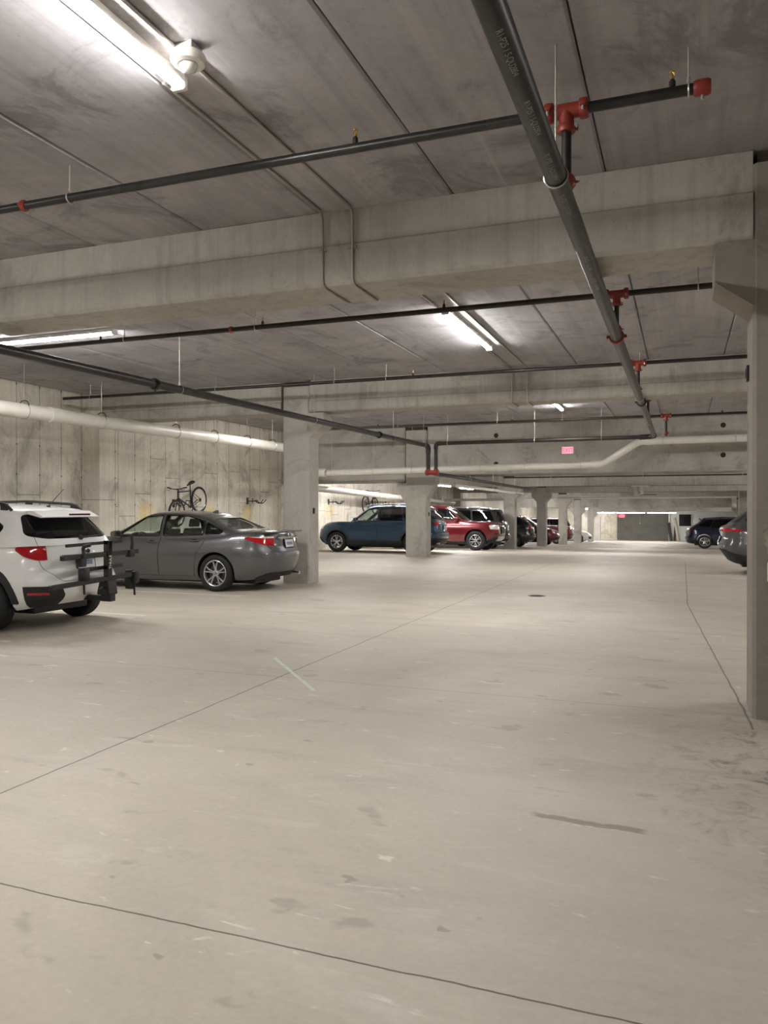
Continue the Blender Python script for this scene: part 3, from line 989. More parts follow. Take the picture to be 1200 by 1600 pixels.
# cross pipe, red manifold and the left main line
t = thing('sprinkler_crossover', 'black sprinkler cross pipe hung in front of the deep beam, right of the red manifold', 'pipe', (-6.33, 20.82, 3.29))
bm = BM()
tube(bm, bend([(0, 0, -0.74), (0, 0, 0), (5.32, 0, 0.006)], 0.13, 6), 0.05, 18)
obj('pipe', bm, M['dark_pipe'], t, 60)
bm = BM(); tube(bm, bend([(0, 0, -0.16), (0, 0, 0), (0.16, 0, 0)], 0.12, 6), 0.06, 18); obj('elbow', bm, M['dark_pipe'], t, 60)
for x in (0.33, 2.7, 4.4):
    hanger(t, x, 0, 0, 0.05, CEIL - 3.29, 'x')
lm = thing('sprinkler_main', 'thick dark sprinkler main hung left of the lane, crossing in front of the columns', 'pipe', (-6.55, 0, 0))
lz = lambda y: 3.14 + 0.0062 * (y - 6.2)
bm = BM(); tube(bm, bend([(0, 2.5, lz(2.5)), (0, 20.82, lz(20.82)), (0, 20.82, 2.55)], 0.13, 6), 0.056, 18); obj('pipe', bm, M['black_pipe'], lm, 60)
bm = BM(); tube(bm, bend([(0, 20.62, lz(20.62)), (0, 20.82, lz(20.82)), (0, 20.82, 3.04)], 0.13, 6), 0.066, 18); obj('elbow', bm, M['dark_pipe'], lm, 60)
for y in (8.75, 17.05):
    bm = BM(); coupling(bm, (0, y, lz(y)), 'y', 0.056); obj('coupling', bm, M['dark_pipe'], lm, 40)
for y in (9.3, 13.6, 18.0, 20.4):
    hanger(lm, 0, y, lz(y), 0.056, CEIL, 'y')
t = thing('pipe_manifold', 'red grooved pipe manifold in front of the column by the blue SUV', 'pipe fitting', (-6.44, 20.82, 2.5))
bm = BM()
tube(bm, [(-0.19, 0, 0), (0.19, 0, 0)], 0.062, 18)
for s in (-0.11, 0.11):
    tube(bm, [(s, 0, 0), (s, 0, 0.09)], 0.066, 18)
tube(bm, [(0, 0, 0), (0, 0.2, 0)], 0.064, 18)
obj('body', bm, M['red_fitting'], t, 50)
for s in (-0.14, 0.14):
    bm = BM(); coupling(bm, (s, 0, 0), 'x', 0.06); obj('coupling', bm, M['red_fitting'], t, 40)
t = thing('sprinkler_main', 'black sprinkler pipe running from the red manifold under the deep beam', 'pipe', (-6.44, 21.02, 2.48))
bm = BM(); tube(bm, [(0, 0, 0), (0.03, 14.9, -0.10)], 0.056, 16); obj('pipe', bm, M['dark_pipe'], t, 60)
for y in (3.9, 8.4, 12.0):
    hanger(t, 0.01, y, -0.0065 * y, 0.056, ceil_z(21 + y) - 2.48, 'y')

# white drain pipes
t = thing('drain_pipe', 'large white drain pipe hung along the left wall above the parked cars', 'pipe', (-10.95, 0, 0))
dz = lambda y: 3.23 + 0.006 * (y - 10)
bm = BM(); tube(bm, bend([(0, -3, dz(-3)), (0, 22.55, dz(22.55)), (0, 22.55, 2.66), (0.5, 22.55, 2.62)], 0.2, 6), 0.132, 24); obj('pipe', bm, M['pvc'], t, 60)
for y in (11.6, 20.9):
    bm = BM(); tube(bm, [(0, y - 0.14, dz(y)), (0, y + 0.14, dz(y))], 0.146, 24); obj('pipe_collar', bm, M['pvc'], t, 60)
for y in (8.6, 10.9, 12.9, 15.4, 17.0, 18.6, 20.0, 21.4, 22.1):
    hanger(t, 0, y, dz(y), 0.132, CEIL, 'y')
    bm = BM()
    tube(bm, [(math.cos(PI * k / 12) * 0.11, y, dz(y) + 0.10 + math.sin(PI * k / 12) * 0.09) for k in range(13)], 0.009, 6)
    obj('clevis', bm, M['dark_pipe'], t, 60)
t = thing('drain_pipe', 'white drain pipe across the deep beam with an upward jog near the exit sign', 'pipe', (-10.4, 22.55, 2.62))
bm = BM(); tube(bm, bend([(0, 0, 0), (8.35, 0, 0.11), (9.3, 0, 0.71), (19.0, 0, 0.78)], 0.14, 5), 0.098, 20); obj('pipe', bm, M['pvc'], t, 60)
bm = BM()
for (a, b) in (((8.05, 0.107), (8.32, 0.112)), ((9.33, 0.72), (9.6, 0.715)), ((5.4, 0.071), (5.7, 0.075))):
    tube(bm, [(a[0], 0, a[1]), (b[0], 0, b[1])], 0.108, 20)
obj('pipe_collar', bm, M['pvc'], t, 60)
for x, z in ((0.15, 0.0), (1.55, 0.02), (2.8, 0.037), (4.9, 0.065), (6.2, 0.082), (7.75, 0.103), (9.9, 0.714), (11.7, 0.727), (13.5, 0.74)):
    hanger(t, x, 0, z, 0.098, CEIL - 2.62, 'x')
t = thing('drain_pipe', 'white drain pipe low on the left beyond the deep beam, above the two wall bikes', 'pipe', (-11.0, 24.3, 2.12))
bm = BM(); tube(bm, [(0, -2.2, 0.05), (0, 15.0, -0.32)], 0.10, 20); obj('pipe', bm, M['pvc'], t, 60)
bm = BM(); tube(bm, [(0, 5.0, -0.107), (0, 5.25, -0.112)], 0.112, 20); obj('pipe_collar', bm, M['pvc'], t, 60)
for y in (1.8, 4.2, 6.4, 9.4, 13):
    hanger(t, 0, y, -0.0213 * y, 0.10, ceil_z(24.3 + y) - 2.12, 'y')
t = thing('drain_pipe', 'pale pipe running away beneath the black pipe beyond the red manifold', 'pipe', (-6.78, 24.6, 2.24))
bm = BM(); tube(bm, [(0, 0, 0), (0, 11.3, -0.05)], 0.052, 16); obj('pipe', bm, M['pvc'], t, 60)
for y in (1.4, 5.2, 9.4):
    hanger(t, 0, y, -0.0045 * y, 0.052, ceil_z(24.6 + y) - 2.24, 'y')
t = thing('drain_pipe', 'thin white pipe crossing the lane in front of the far beams', 'pipe', (-7.0, 47.6, 2.12))
bm = BM(); tube(bm, [(0, 0, 0), (9.8, 0, 0.03)], 0.055, 14); obj('pipe', bm, M['pvc'], t, 60)
for x in (0.8, 3.6, 5.6, 8.6):
    hanger(t, x, 0, 0.003 * x, 0.055, ceil_z(47.6) - 2.12, 'x')
t = thing('drain_pipe', 'thin white pipe crossing the left stalls behind the red pickup', 'pipe', (-12.4, 39.6, 1.95))
bm = BM(); tube(bm, bend([(0, 0, 0), (4.4, 0, 0.02), (4.4, 0, -0.5)], 0.1), 0.06, 14); obj('pipe', bm, M['pvc'], t, 60)
for x in (1.0, 3.4):
    hanger(t, x, 0, 0.005 * x, 0.06, ceil_z(39.6) - 1.95, 'x')
for y, lb in ((40.4, 'far sprinkler branch pipe beyond the first far beam'), (32.0, 'far sprinkler branch pipe just beyond the deep beam')):
    t = thing('sprinkler_branch', lb, 'pipe', (-6.42, y, ceil_z(y) - 0.28), group='sprinkler branch lines')
    bm = BM(); tube(bm, [(0, 0, 0), (12.0, 0, 0)], 0.028, 12); obj('pipe', bm, M['dark_pipe'], t, 60)
    for x in (1.5, 5.0, 8.5, 11.0):
        hanger(t, x, 0, 0, 0.028, 0.28, 'x')

# ------------------------------------------------------------------ exit signs
def exit_sign(label, x, y, z, sx, sz, ztop, rods=True):
    t = thing('exit_sign', label, 'exit sign', (x, y, z), group='exit signs')
    bm = BM(); box(bm, -sx / 2, sx / 2, -0.025, 0.025, -sz / 2, sz / 2, 0.006); obj('housing', bm, M['white_plastic'], t)
    bm = BM(); box(bm, -sx / 2 + 0.012, sx / 2 - 0.012, -0.029, -0.024, -sz / 2 + 0.012, sz / 2 - 0.012); obj('face', bm, M['exit_face'], t)
    tb = text_bm('EXIT', sz * 0.82, 0.002)
    bmesh.ops.transform(tb, matrix=Matrix.Translation((0, -0.031, -0.002)) @ Matrix.Rotation(PI / 2, 4, 'X') @ Matrix.Diagonal((sx / 0.32 * 0.98, 1.0, 1, 1)), verts=tb.verts)
    obj('letters', tb, M['exit_red'], t, label='glowing red letters reading EXIT')
    if rods:
        for s in (-1, 1):
            bm = rod_bm(s * sx * 0.36, 0, sz / 2 - 0.01, ztop - z, 0.005)
            obj('hanger_rod', bm, M['rod'], t)
    return t
exit_sign('red EXIT sign hung on rods in front of the deep beam', -2.93, 22.0, 3.10, 0.31, 0.19, CEIL)
exit_sign('small red EXIT sign far away on the block wall', -5.55, 80.96, 0.80, 0.5, 0.32, 1.6, False)

# ------------------------------------------------------------------ hanging unit, far clutter
t = thing('ceiling_unit', 'small grey unit on a white bracket hung under the far ceiling over the lane', 'ceiling unit', (-1.9, 40.0, 2.58))
bm = BM(); box(bm, -0.40, 0.40, -0.3, 0.3, 0.0, 0.05, 0.01); obj('mounting_plate', bm, M['white_paint'], t)
for s in (-0.32, 0.32):
    bm = BM(); tube(bm, [(s, 0, 0.05), (s, 0, ceil_z(40) - 2.58)], 0.01, 6); obj('hanger_rod', bm, M['rod'], t)
bm = BM(); box(bm, -0.25, -0.08, -0.15, 0.15, -0.42, 0.0, 0.02); obj('motor_box', bm, M['conduit'], t)
bm = BM(); lathe(bm, [(0.0, -0.40), (0.06, -0.40), (0.08, -0.34), (0.08, -0.2), (0.05, -0.16), (0.05, 0.0)], 16, 'z', (0.1, 0, 0)); obj('sensor_head', bm, M['white_plastic'], t, 40)
bm = BM(); box(bm, 0.04, 0.75, -0.05, 0.05, -0.42, -0.385, 0.008); obj('arm', bm, M['dark_pipe'], t)

tag(obj('timber_board', (lambda b: (box(b, -0.14, 0.14, -0.03, 0.03, 0, 1.75, 0, 0, Matrix.Rotation(-0.14, 4, 'Y') @ Matrix.Rotation(-0.12, 4, 'X')), b)[1])(BM()), M['wood_dark'], None, None, (-0.95, 78.7, floor_z(78.7))), 'dark board leaning against the far wall corner', 'board', 'boards leaning at the far wall')
tag(obj('timber_board', (lambda b: (box(b, -0.10, 0.10, -0.03, 0.03, 0, 1.45, 0, 0, Matrix.Rotation(0.05, 4, 'Y') @ Matrix.Rotation(-0.12, 4, 'X')), b)[1])(BM()), M['wood_dark'], None, None, (-0.66, 78.72, floor_z(78.7))), 'second dark board leaning right of the first at the far wall', 'board', 'boards leaning at the far wall')
tag(obj('timber_board', (lambda b: (box(b, -0.09, 0.09, -0.02, 0.02, 0, 2.15, 0, 0, Matrix.Rotation(-0.16, 4, 'Y') @ Matrix.Rotation(-0.10, 4, 'X')), b)[1])(BM()), M['wood_pale'], None, None, (-0.35, 78.72, floor_z(78.7))), 'tall pale board leaning at the far wall beside the dark window', 'board', 'boards leaning at the far wall')
t = thing('handrail', 'low metal handrail near the far wall left of the navy SUV', 'handrail', (-0.1, 76.5, floor_z(76.5)))
bm = BM()
tube(bm, bend([(0, 0, 0), (0, 0, 0.75), (1.5, 0, 0.45), (1.5, 0, 0)], 0.08), 0.028, 8); obj('top_rail', bm, M['zinc'], t, 60)
bm = BM(); tube(bm, [(0, 0, 0.42), (1.5, 0, 0.2)], 0.022, 8); obj('mid_rail', bm, M['zinc'], t, 60)
tag(obj('downspout', (lambda b: (tube(b, [(0, 0, 0), (0, 0, ceil_z(78.9) - 0.4)], 0.06, 10), b)[1])(BM()), M['pvc'], None, 60, (-1.12, 78.9, 0.35)), 'short white vertical pipe at the right end of the block wall', 'pipe')
bpy.data.objects['downspout'].scale = (1, 1, (ceil_z(78.9) - 0.35) / (ceil_z(78.9) - 0.4))
t = thing('door_closer_light', 'tiny white pull handle hung in front of the block wall', 'pull cord', (-3.86, 80.9, 0.1))
t.name = 'pull_cord'
bm = BM(); tube(bm, [(0, 0, 0), (0, 0, 1.42)], 0.012, 6); obj('cord', bm, M['conduit'], t)
bm = BM(); lathe(bm, [(0.0, -0.09), (0.05, -0.07), (0.06, 0.0), (0.02, 0.05), (0.0, 0.05)], 10); obj('handle', bm, M['white_plastic'], t, 40)

# ------------------------------------------------------------------ things on the columns
t = thing('switch_box', 'white electrical box on the near right column', 'electrical box', (0.62, 6.2, 1.055))
bm = BM(); box(bm, -0.057, 0.057, -0.05, 0.0, -0.07, 0.07, 0.008); obj('box', bm, M['white_plastic'], t)
bm = BM(); box(bm, -0.035, 0.035, -0.056, -0.049, -0.05, 0.05, 0.004); obj('cover', bm, M['white_paint'], t)
t = thing('cable_hook', 'small black cable hook on the near right column below the white box', 'hook', (0.585, 6.2, 0.80))
bm = BM(); tube(bm, bend([(0.0, 0, 0.02), (0.0, -0.03, 0.02), (0.05, -0.04, -0.035), (0.09, -0.03, -0.05)], 0.02), 0.011, 8); obj('prong', bm, M['black_plastic'], t, 60)
for (x, y, z, lb) in ((-7.0, 14.5, 1.46, 'small black tag on the side of the column by the grey sedan'), (-7.46, 23.75, 1.33, 'small black tag on the side of the column before the blue SUV'), (0.47, 6.55, 2.52, 'small black tag high on the near right column')):
    s = -1 if x > 0 else 1
    t = thing('column_tag', lb, 'tag', (x, y, z), group='black column tags')
    bm = BM(); box(bm, 0 if s > 0 else -0.02, 0.02 if s > 0 else 0, -0.03, 0.03, -0.06, 0.06, 0.004); obj('plate', bm, M['black_plastic'], t)
    bm = BM(); box(bm, 0.018 if s > 0 else -0.026, 0.026 if s > 0 else -0.018, -0.018, 0.018, -0.035, 0.035); obj('insert', bm, M['dark_pipe'], t)

# ------------------------------------------------------------------ floor marks
def strip(name, label, cat, pts, wd, mat, group=None, h=0.0015):
    """a thin painted strip on the floor, following its slope"""
    (xa, ya), (xb, yb) = pts
    d = Vector((xb - xa, yb - ya)).normalized()
    nrm = Vector((-d.y, d.x)) * wd / 2
    bm = BM()
    n = 14
    r = random.Random(len(label))
    A, B = [], []
    for k in range(n + 1):
        t = k / n
        p = Vector((xa + (xb - xa) * t, ya + (yb - ya) * t))
        j = 1 + r.uniform(-0.15, 0.15)
        for L, q in ((A, p + nrm * j), (B, p - nrm * j)):
            z = floor_z(q.y)
            L.append((bm.verts.new((q.x, q.y, z + h)), bm.verts.new((q.x, q.y, z - 0.004))))
    for k in range(n):
        bm.faces.new((A[k][0], A[k + 1][0], B[k + 1][0], B[k][0]))
        bm.faces.new((A[k][1], A[k + 1][1], A[k + 1][0], A[k][0]))
        bm.faces.new((B[k][1], B[k][0], B[k + 1][0], B[k + 1][1]))
    o = obj(name, bm, mat)
    return tag(o, label, cat, group)
strip('floor_marking', 'short pale green painted dash crossing the long floor joint', 'floor marking', ((-3.84, 7.05), (-2.83, 5.88)), 0.035, M['chalk'])
for (y, x1, lb) in ((9.2, -7.05, 'white stall stripe on the floor under the right side of the white SUV'), (6.85, -7.1, 'white stall stripe on the floor left of the white SUV'),
                    (11.85, -7.1, 'white stall stripe on the floor beside the near side of the grey sedan'), (17.4, -7.3, 'white stall stripe on the floor behind the grey sedan and column'),
                    (20.4, -7.4, 'white stall stripe on the floor in the empty stall before the blue SUV'), (27.4, -7.6, 'white stall stripe on the floor between the blue SUV and red pickup'), (33.0, -7.6, 'white stall stripe on the floor between the red pickup and black SUV')):
    strip('stall_stripe', lb, 'floor stripe', ((-12.2, y), (x1, y)), 0.10, M['paint_line'], 'stall stripes')
for (y, lb) in ((18.6, 'white stall stripe on the floor in front of the grey SUV at right'), (21.9, 'white stall stripe on the floor beyond the grey SUV at right'), (43.2, 'white stall stripe on the floor beside the navy SUV')):
    strip('stall_stripe', lb, 'floor stripe', ((1.0, y), (6.2, y)), 0.10, M['paint_line'], 'stall stripes')
t = thing('floor_drain', 'round rusty floor drain in the middle of the lane', 'drain', (-2.34, 13.66, 0.0))
bm = BM(); lathe(bm, [(0.0, 0.001), (0.12, 0.001), (0.135, 0.004), (0.15, 0.001), (0.15, -0.02)], 28); obj('rim', bm, M['grate'], t)
bm = BM()
for k in range(-3, 4):
    hw = math.sqrt(max(0, 0.11 ** 2 - (k * 0.032) ** 2))
    box(bm, -hw, hw, k * 0.032 - 0.007, k * 0.032 + 0.007, 0.001, 0.005)
obj('grate', bm, M['dark_pipe'], t)
# ================================================================== CARS
WORK = bpy.data.scenes.new('work')       # scratch scene for the boolean cuts, removed at the end

def bm_me(bm, mat=None):
    bmesh.ops.recalc_face_normals(bm, faces=bm.faces)
    me = bpy.data.meshes.new('w')
    bm.to_mesh(me)
    bm.free()
    if mat:
        me.materials.append(mat)
    return me

def boolean(a, b, op):
    """mesh a (op) mesh b -> new mesh"""
    oa = bpy.data.objects.new('a', a)
    ob = bpy.data.objects.new('b', b)
    WORK.collection.objects.link(oa)
    WORK.collection.objects.link(ob)
    m = oa.modifiers.new('m', 'BOOLEAN')
    m.operation = op
    m.object = ob
    m.solver = 'MANIFOLD'
    m.material_mode = 'TRANSFER'
    vl = WORK.view_layers[0]
    vl.update()
    dg = vl.depsgraph
    dg.update()
    me = bpy.data.meshes.new_from_object(oa.evaluated_get(dg))
    bpy.data.objects.remove(oa)
    bpy.data.objects.remove(ob)
    return me

def superhalf(a, b, p, q, n):
    """points (nx, ny) from nose centre round the left side to tail centre, even spacing"""
    raw = []
    K = 400
    for k in range(K + 1):
        t = PI * k / K
        c, s = math.cos(t), math.sin(t)
        raw.append((math.copysign(abs(c) ** (2 / p), c), abs(s) ** (2 / q)))
    L = [0.0]
    for (x0, y0), (x1, y1) in zip(raw, raw[1:]):
        L.append(L[-1] + math.hypot((x1 - x0) * a, (y1 - y0) * b))
    out = []
    j = 0
    for k in range(n + 1):
        d = L[-1] * k / n
        while j < K - 1 and L[j + 1] < d:
            j += 1
        t = (d - L[j]) / max(1e-9, L[j + 1] - L[j])
        out.append((raw[j][0] + (raw[j + 1][0] - raw[j][0]) * t, raw[j][1] + (raw[j + 1][1] - raw[j][1]) * t))
    out[0] = (1.0, 0.0)
    out[-1] = (-1.0, 0.0)
    return out

def loft(P, off=0.0, zlo=None):
    """closed body from plan outlines stacked by height. P holds functions of v (height share) and x"""
    n = P.get('n', 56)
    half = superhalf(P['a'], P['b'], P['p'], P['q'], n)
    lv = P['levels']
    zl = P['zlo'] if zlo is None else (lambda x: zlo)
    zh = P['zhi']
    bm = BM()
    rings = []
    for v in lv:
        xf, xr, hw = P['xf'](v) + off, P['xr'](v) - off, P['hw'](v) + off
        xm, xs = (xf + xr) / 2, (xf - xr) / 2
        L = []
        for nx, ny in half:
            x = xm + xs * nx
            y = hw * ny * P['wx'](x)
            z0 = zl(x) - (off if zlo is None else 0)
            z1 = zh(x) + off
            L.append(Vector((x, y, z0 + (z1 - z0) * v)))
        rings.append(L)
    def V(co):
        return bm.verts.new(co)
    vr = []
    for L in rings:
        left = [V(c) for c in L]
        right = [left[0]] + [V((c.x, -c.y, c.z)) for c in L[1:-1]] + [left[-1]]
        vr.append((left, right))
    for (l0, r0), (l1, r1) in zip(vr, vr[1:]):
        for i in range(n):
            bm.faces.new((l0[i], l0[i + 1], l1[i + 1], l1[i]))
            bm.faces.new((r0[i], r1[i], r1[i + 1], r0[i + 1]))
    m = 10
    for (left, right), top in ((vr[0], False), (vr[-1], True)):
        rows = []
        crown = P.get('crown', 0.0) if top else 0.0
        for i in range(1, n):
            a, b = left[i].co, right[i].co
            wfac = min(1.0, abs(a.y) / 0.55)
            row = [left[i]]
            for j in range(1, m):
                t = j / m
                yy = a.y + (b.y - a.y) * t
                u = 1 - abs(2 * t - 1)
                row.append(V((a.x, yy, a.z + crown * wfac * (1 - (1 - u) ** 2.2))))
            row.append(right[i])
            rows.append(row)
        fs = []
        for r0, r1 in zip(rows, rows[1:]):
            for j in range(m):
                fs.append((r0[j], r1[j], r1[j + 1], r0[j + 1]))
        for j in range(m):
            fs.append((left[0], rows[0][j], rows[0][j + 1]))
            fs.append((left[n], rows[-1][j + 1], rows[-1][j]))
        for f in fs:
            bm.faces.new(f)
    return bm

def mirror_poly(poly):
    return [(-u, v) for u, v in poly][::-1]

def grow(poly, d):
    """offset a polygon outwards by d"""
    k = len(poly)
    area = sum(poly[i][0] * poly[(i + 1) % k][1] - poly[(i + 1) % k][0] * poly[i][1] for i in range(k))
    s = 1 if area > 0 else -1
    out = []
    for i in range(k):
        p, c, nx = Vector(poly[i - 1]), Vector(poly[i]), Vector(poly[(i + 1) % k])
        d1, d2 = (c - p).normalized(), (nx - c).normalized()
        n1, n2 = Vector((d1.y, -d1.x)) * s, Vector((d2.y, -d2.x)) * s
        b = (n1 + n2)
        b = b.normalized() / max(0.4, math.sqrt(max(0.01, (1 + n1.dot(n2)) / 2)))
        out.append(tuple(c + b * d))
    return out

def rnd_poly(poly, r, n=4):
    """round polygon corners"""
    k = len(poly)
    out = []
    for i in range(k):
        a, b, c = Vector(poly[i - 1]), Vector(poly[i]), Vector(poly[(i + 1) % k])
        rr = min(r, (a - b).length * 0.45, (c - b).length * 0.45)
        p, q = b + (a - b).normalized() * rr, b + (c - b).normalized() * rr
        for j in range(n + 1):
            t = j / n
            out.append(tuple(p * (1 - t) ** 2 + b * 2 * t * (1 - t) + q * t * t))
    return out

def finish(name, me, mats, parent, smooth=32, label=None):
    me.name = name
    if mats is not None:
        me.materials.clear()
        for x in mats:
            me.materials.append(x)
    bm = BM()
    bm.from_mesh(me)
    bmesh.ops.remove_doubles(bm, verts=bm.verts, dist=1e-5)
    bmesh.ops.dissolve_degenerate(bm, edges=bm.edges, dist=1e-5)
    bm.to_mesh(me)
    bm.free()
    me.polygons.foreach_set('use_smooth', [True] * len(me.polygons))
    me.set_sharp_from_angle(angle=math.radians(smooth))
    o = bpy.data.objects.new(name, me)
    link(o, parent)
    if label:
        o['label'] = label
    return o

def split_islands(me):
    """separate a mesh into loose pieces; returns bmesh pieces sorted by mean y"""
    bm = BM(); bm.from_mesh(me)
    bm.verts.ensure_lookup_table()
    seen, groups = set(), []
    for v in bm.verts:
        if v.index in seen:
            continue
        st, g = [v], []
        seen.add(v.index)
        while st:
            q = st.pop(); g.append(q.index)
            for e in q.link_edges:
                w2 = e.other_vert(q)
                if w2.index not in seen:
                    seen.add(w2.index); st.append(w2)
        groups.append(g)
    bm.free()
    return groups

# ---- wheels
def wheel(parent, x, y, r, width, side, style, rim_r, rim_mat):
    """side +1: outer face towards +y"""
    t = BM()
    w2 = width / 2
    rr = r - rim_r
    prof = [(rim_r, -w2 * 0.82), (rim_r + rr * 0.15, -w2 * 0.95), (rim_r + rr * 0.5, -w2), (r - rr * 0.2, -w2 * 0.93), (r - 0.008, -w2 * 0.78), (r, -w2 * 0.6),
            (r, -w2 * 0.32), (r - 0.007, -w2 * 0.30), (r - 0.007, -w2 * 0.26), (r, -w2 * 0.24), (r, w2 * 0.24), (r - 0.007, w2 * 0.26), (r - 0.007, w2 * 0.30), (r, w2 * 0.32),
            (r, w2 * 0.6), (r - 0.008, w2 * 0.78), (r - rr * 0.2, w2 * 0.93), (r - rr * 0.45, w2 * 0.99), (r - rr * 0.5, w2), (rim_r + rr * 0.15, w2 * 0.95), (rim_r, w2 * 0.82)]
    lathe(t, prof, 48, 'y', cap=False)
    tyre = obj('tyre', t, M['rubber'], parent, 40, (x, y, r))
    s = side
    b = BM()
    pr = [(rim_r + 0.004, w2 * 0.86), (rim_r - 0.006, w2 * 0.90), (rim_r - 0.016, w2 * 0.84), (rim_r - 0.022, w2 * 0.5), (rim_r - 0.03, -w2 * 0.8), (rim_r + 0.002, -w2 * 0.82)]
    lathe(b, [(p[0], p[1] * s) for p in pr], 40, 'y', cap=False)
    yo = w2 * 0.72
    hub = 0.055
    lathe(b, [(0.0, s * (yo + 0.012)), (0.028, s * (yo + 0.012)), (0.032, s * yo), (hub, s * (yo - 0.008)), (hub + 0.015, s * (yo - 0.03)), (0.0, s * (yo - 0.05))], 20, 'y')
    ns, kind = style
    def spoke(a, w0, w1, tw=0.0, skew=0.0):
        pts = [(hub - 0.015, w0, yo - 0.006), (rim_r * 0.55, (w0 * 0.45 + w1 * 0.55), yo + 0.008), (rim_r - 0.008, w1, yo + 0.006)]
        prev = None
        for i, (rad, wd, yy) in enumerate(pts):
            ang = a + skew * (rad - hub) / (rim_r - hub)
            c = Vector((math.cos(ang), 0, math.sin(ang)))
            p = Vector((-math.sin(ang), 0, math.cos(ang)))
            q = [c * rad + p * wd / 2 * k + Vector((0, s * (yy - dpt), 0)) for k, dpt in ((-1, 0.006), (-0.55, 0.0), (0.55, 0.0), (1, 0.006), (0.8, 0.03), (-0.8, 0.03))]
            ring = [b.verts.new(v) for v in q]
            if prev:
                for j in range(6):
                    b.faces.new((prev[j], prev[(j + 1) % 6], ring[(j + 1) % 6], ring[j]))
            else:
                b.faces.new(ring)
            prev = ring
        b.faces.new(prev[::-1])
    for k in range(ns):
        a = 2 * PI * k / ns + PI / 2
        if kind == 'single':
            spoke(a, 0.05, 0.042)
        elif kind == 'pair':
            for d in (-1, 1):
                spoke(a + d * 0.10, 0.026, 0.030, 0, d * 0.12)
        elif kind == 'fan':
            spoke(a, 0.030, 0.050, 0, 0.18)
        elif kind == 'thin':
            for d in (-1, 1):
                spoke(a + d * 0.07, 0.018, 0.022, 0, d * 0.06)
    rim = obj('rim', b, rim_mat, tyre, 35, (0, 0, 0))
    b = BM()
    lathe(b, [(0.0, s * -0.02), (rim_r * 0.74, s * -0.02), (rim_r * 0.74, s * 0.0), (0.0, s * 0.0)], 28, 'y')
    obj('brake_disc', b, M['brake'], tyre, 30, (0, 0, 0))
    return tyre

def arch_ring(S, off, cx, cz, r0, r1, side, ymin=0.4, clip=None):
    """a strip of the body skin between two radii round a wheel, raised by off"""
    b = BM()
    K = 32
    pts = [(cx + math.cos(PI * k / K) * r1, cz + math.sin(PI * k / K) * r1) for k in range(K + 1)]
    pts += [(cx + math.cos(PI * k / K) * r0, cz + math.sin(PI * k / K) * r0) for k in range(K, -1, -1)]
    pts = [(x, z) for x, z in pts]
    prism(b, pts, 'y', side * ymin, side * 1.3)
    return boolean(bm_me(S(off)), bm_me(b), 'INTERSECT')

def make_seat(parent, x, y, z, mat, wide=0.5, bench=False):
    b = BM()
    w2 = wide / 2
    prism(b, rnd_poly([(x - 0.22, z), (x + 0.28, z + 0.03), (x + 0.30, z + 0.16), (x - 0.20, z + 0.14)], 0.05), 'y', y - w2, y + w2)
    s = obj('seat', b, mat, parent, 40)
    b = BM()
    prism(b, rnd_poly([(x - 0.20, z + 0.08), (x - 0.06, z + 0.1), (x - 0.24, z + 0.70), (x - 0.36, z + 0.69)], 0.04), 'y', y - w2 * 0.92, y + w2 * 0.92)
    obj('seat_back', b, mat, s, 40)
    for hy in ((y - wide * 0.3, y + wide * 0.3) if bench else (y,)):
        b = BM()
        prism(b, rnd_poly([(x - 0.36, z + 0.72), (x - 0.26, z + 0.72), (x - 0.29, z + 0.88), (x - 0.37, z + 0.88)], 0.03), 'y', hy - 0.12, hy + 0.12)
        obj('headrest', b, mat, s, 40)

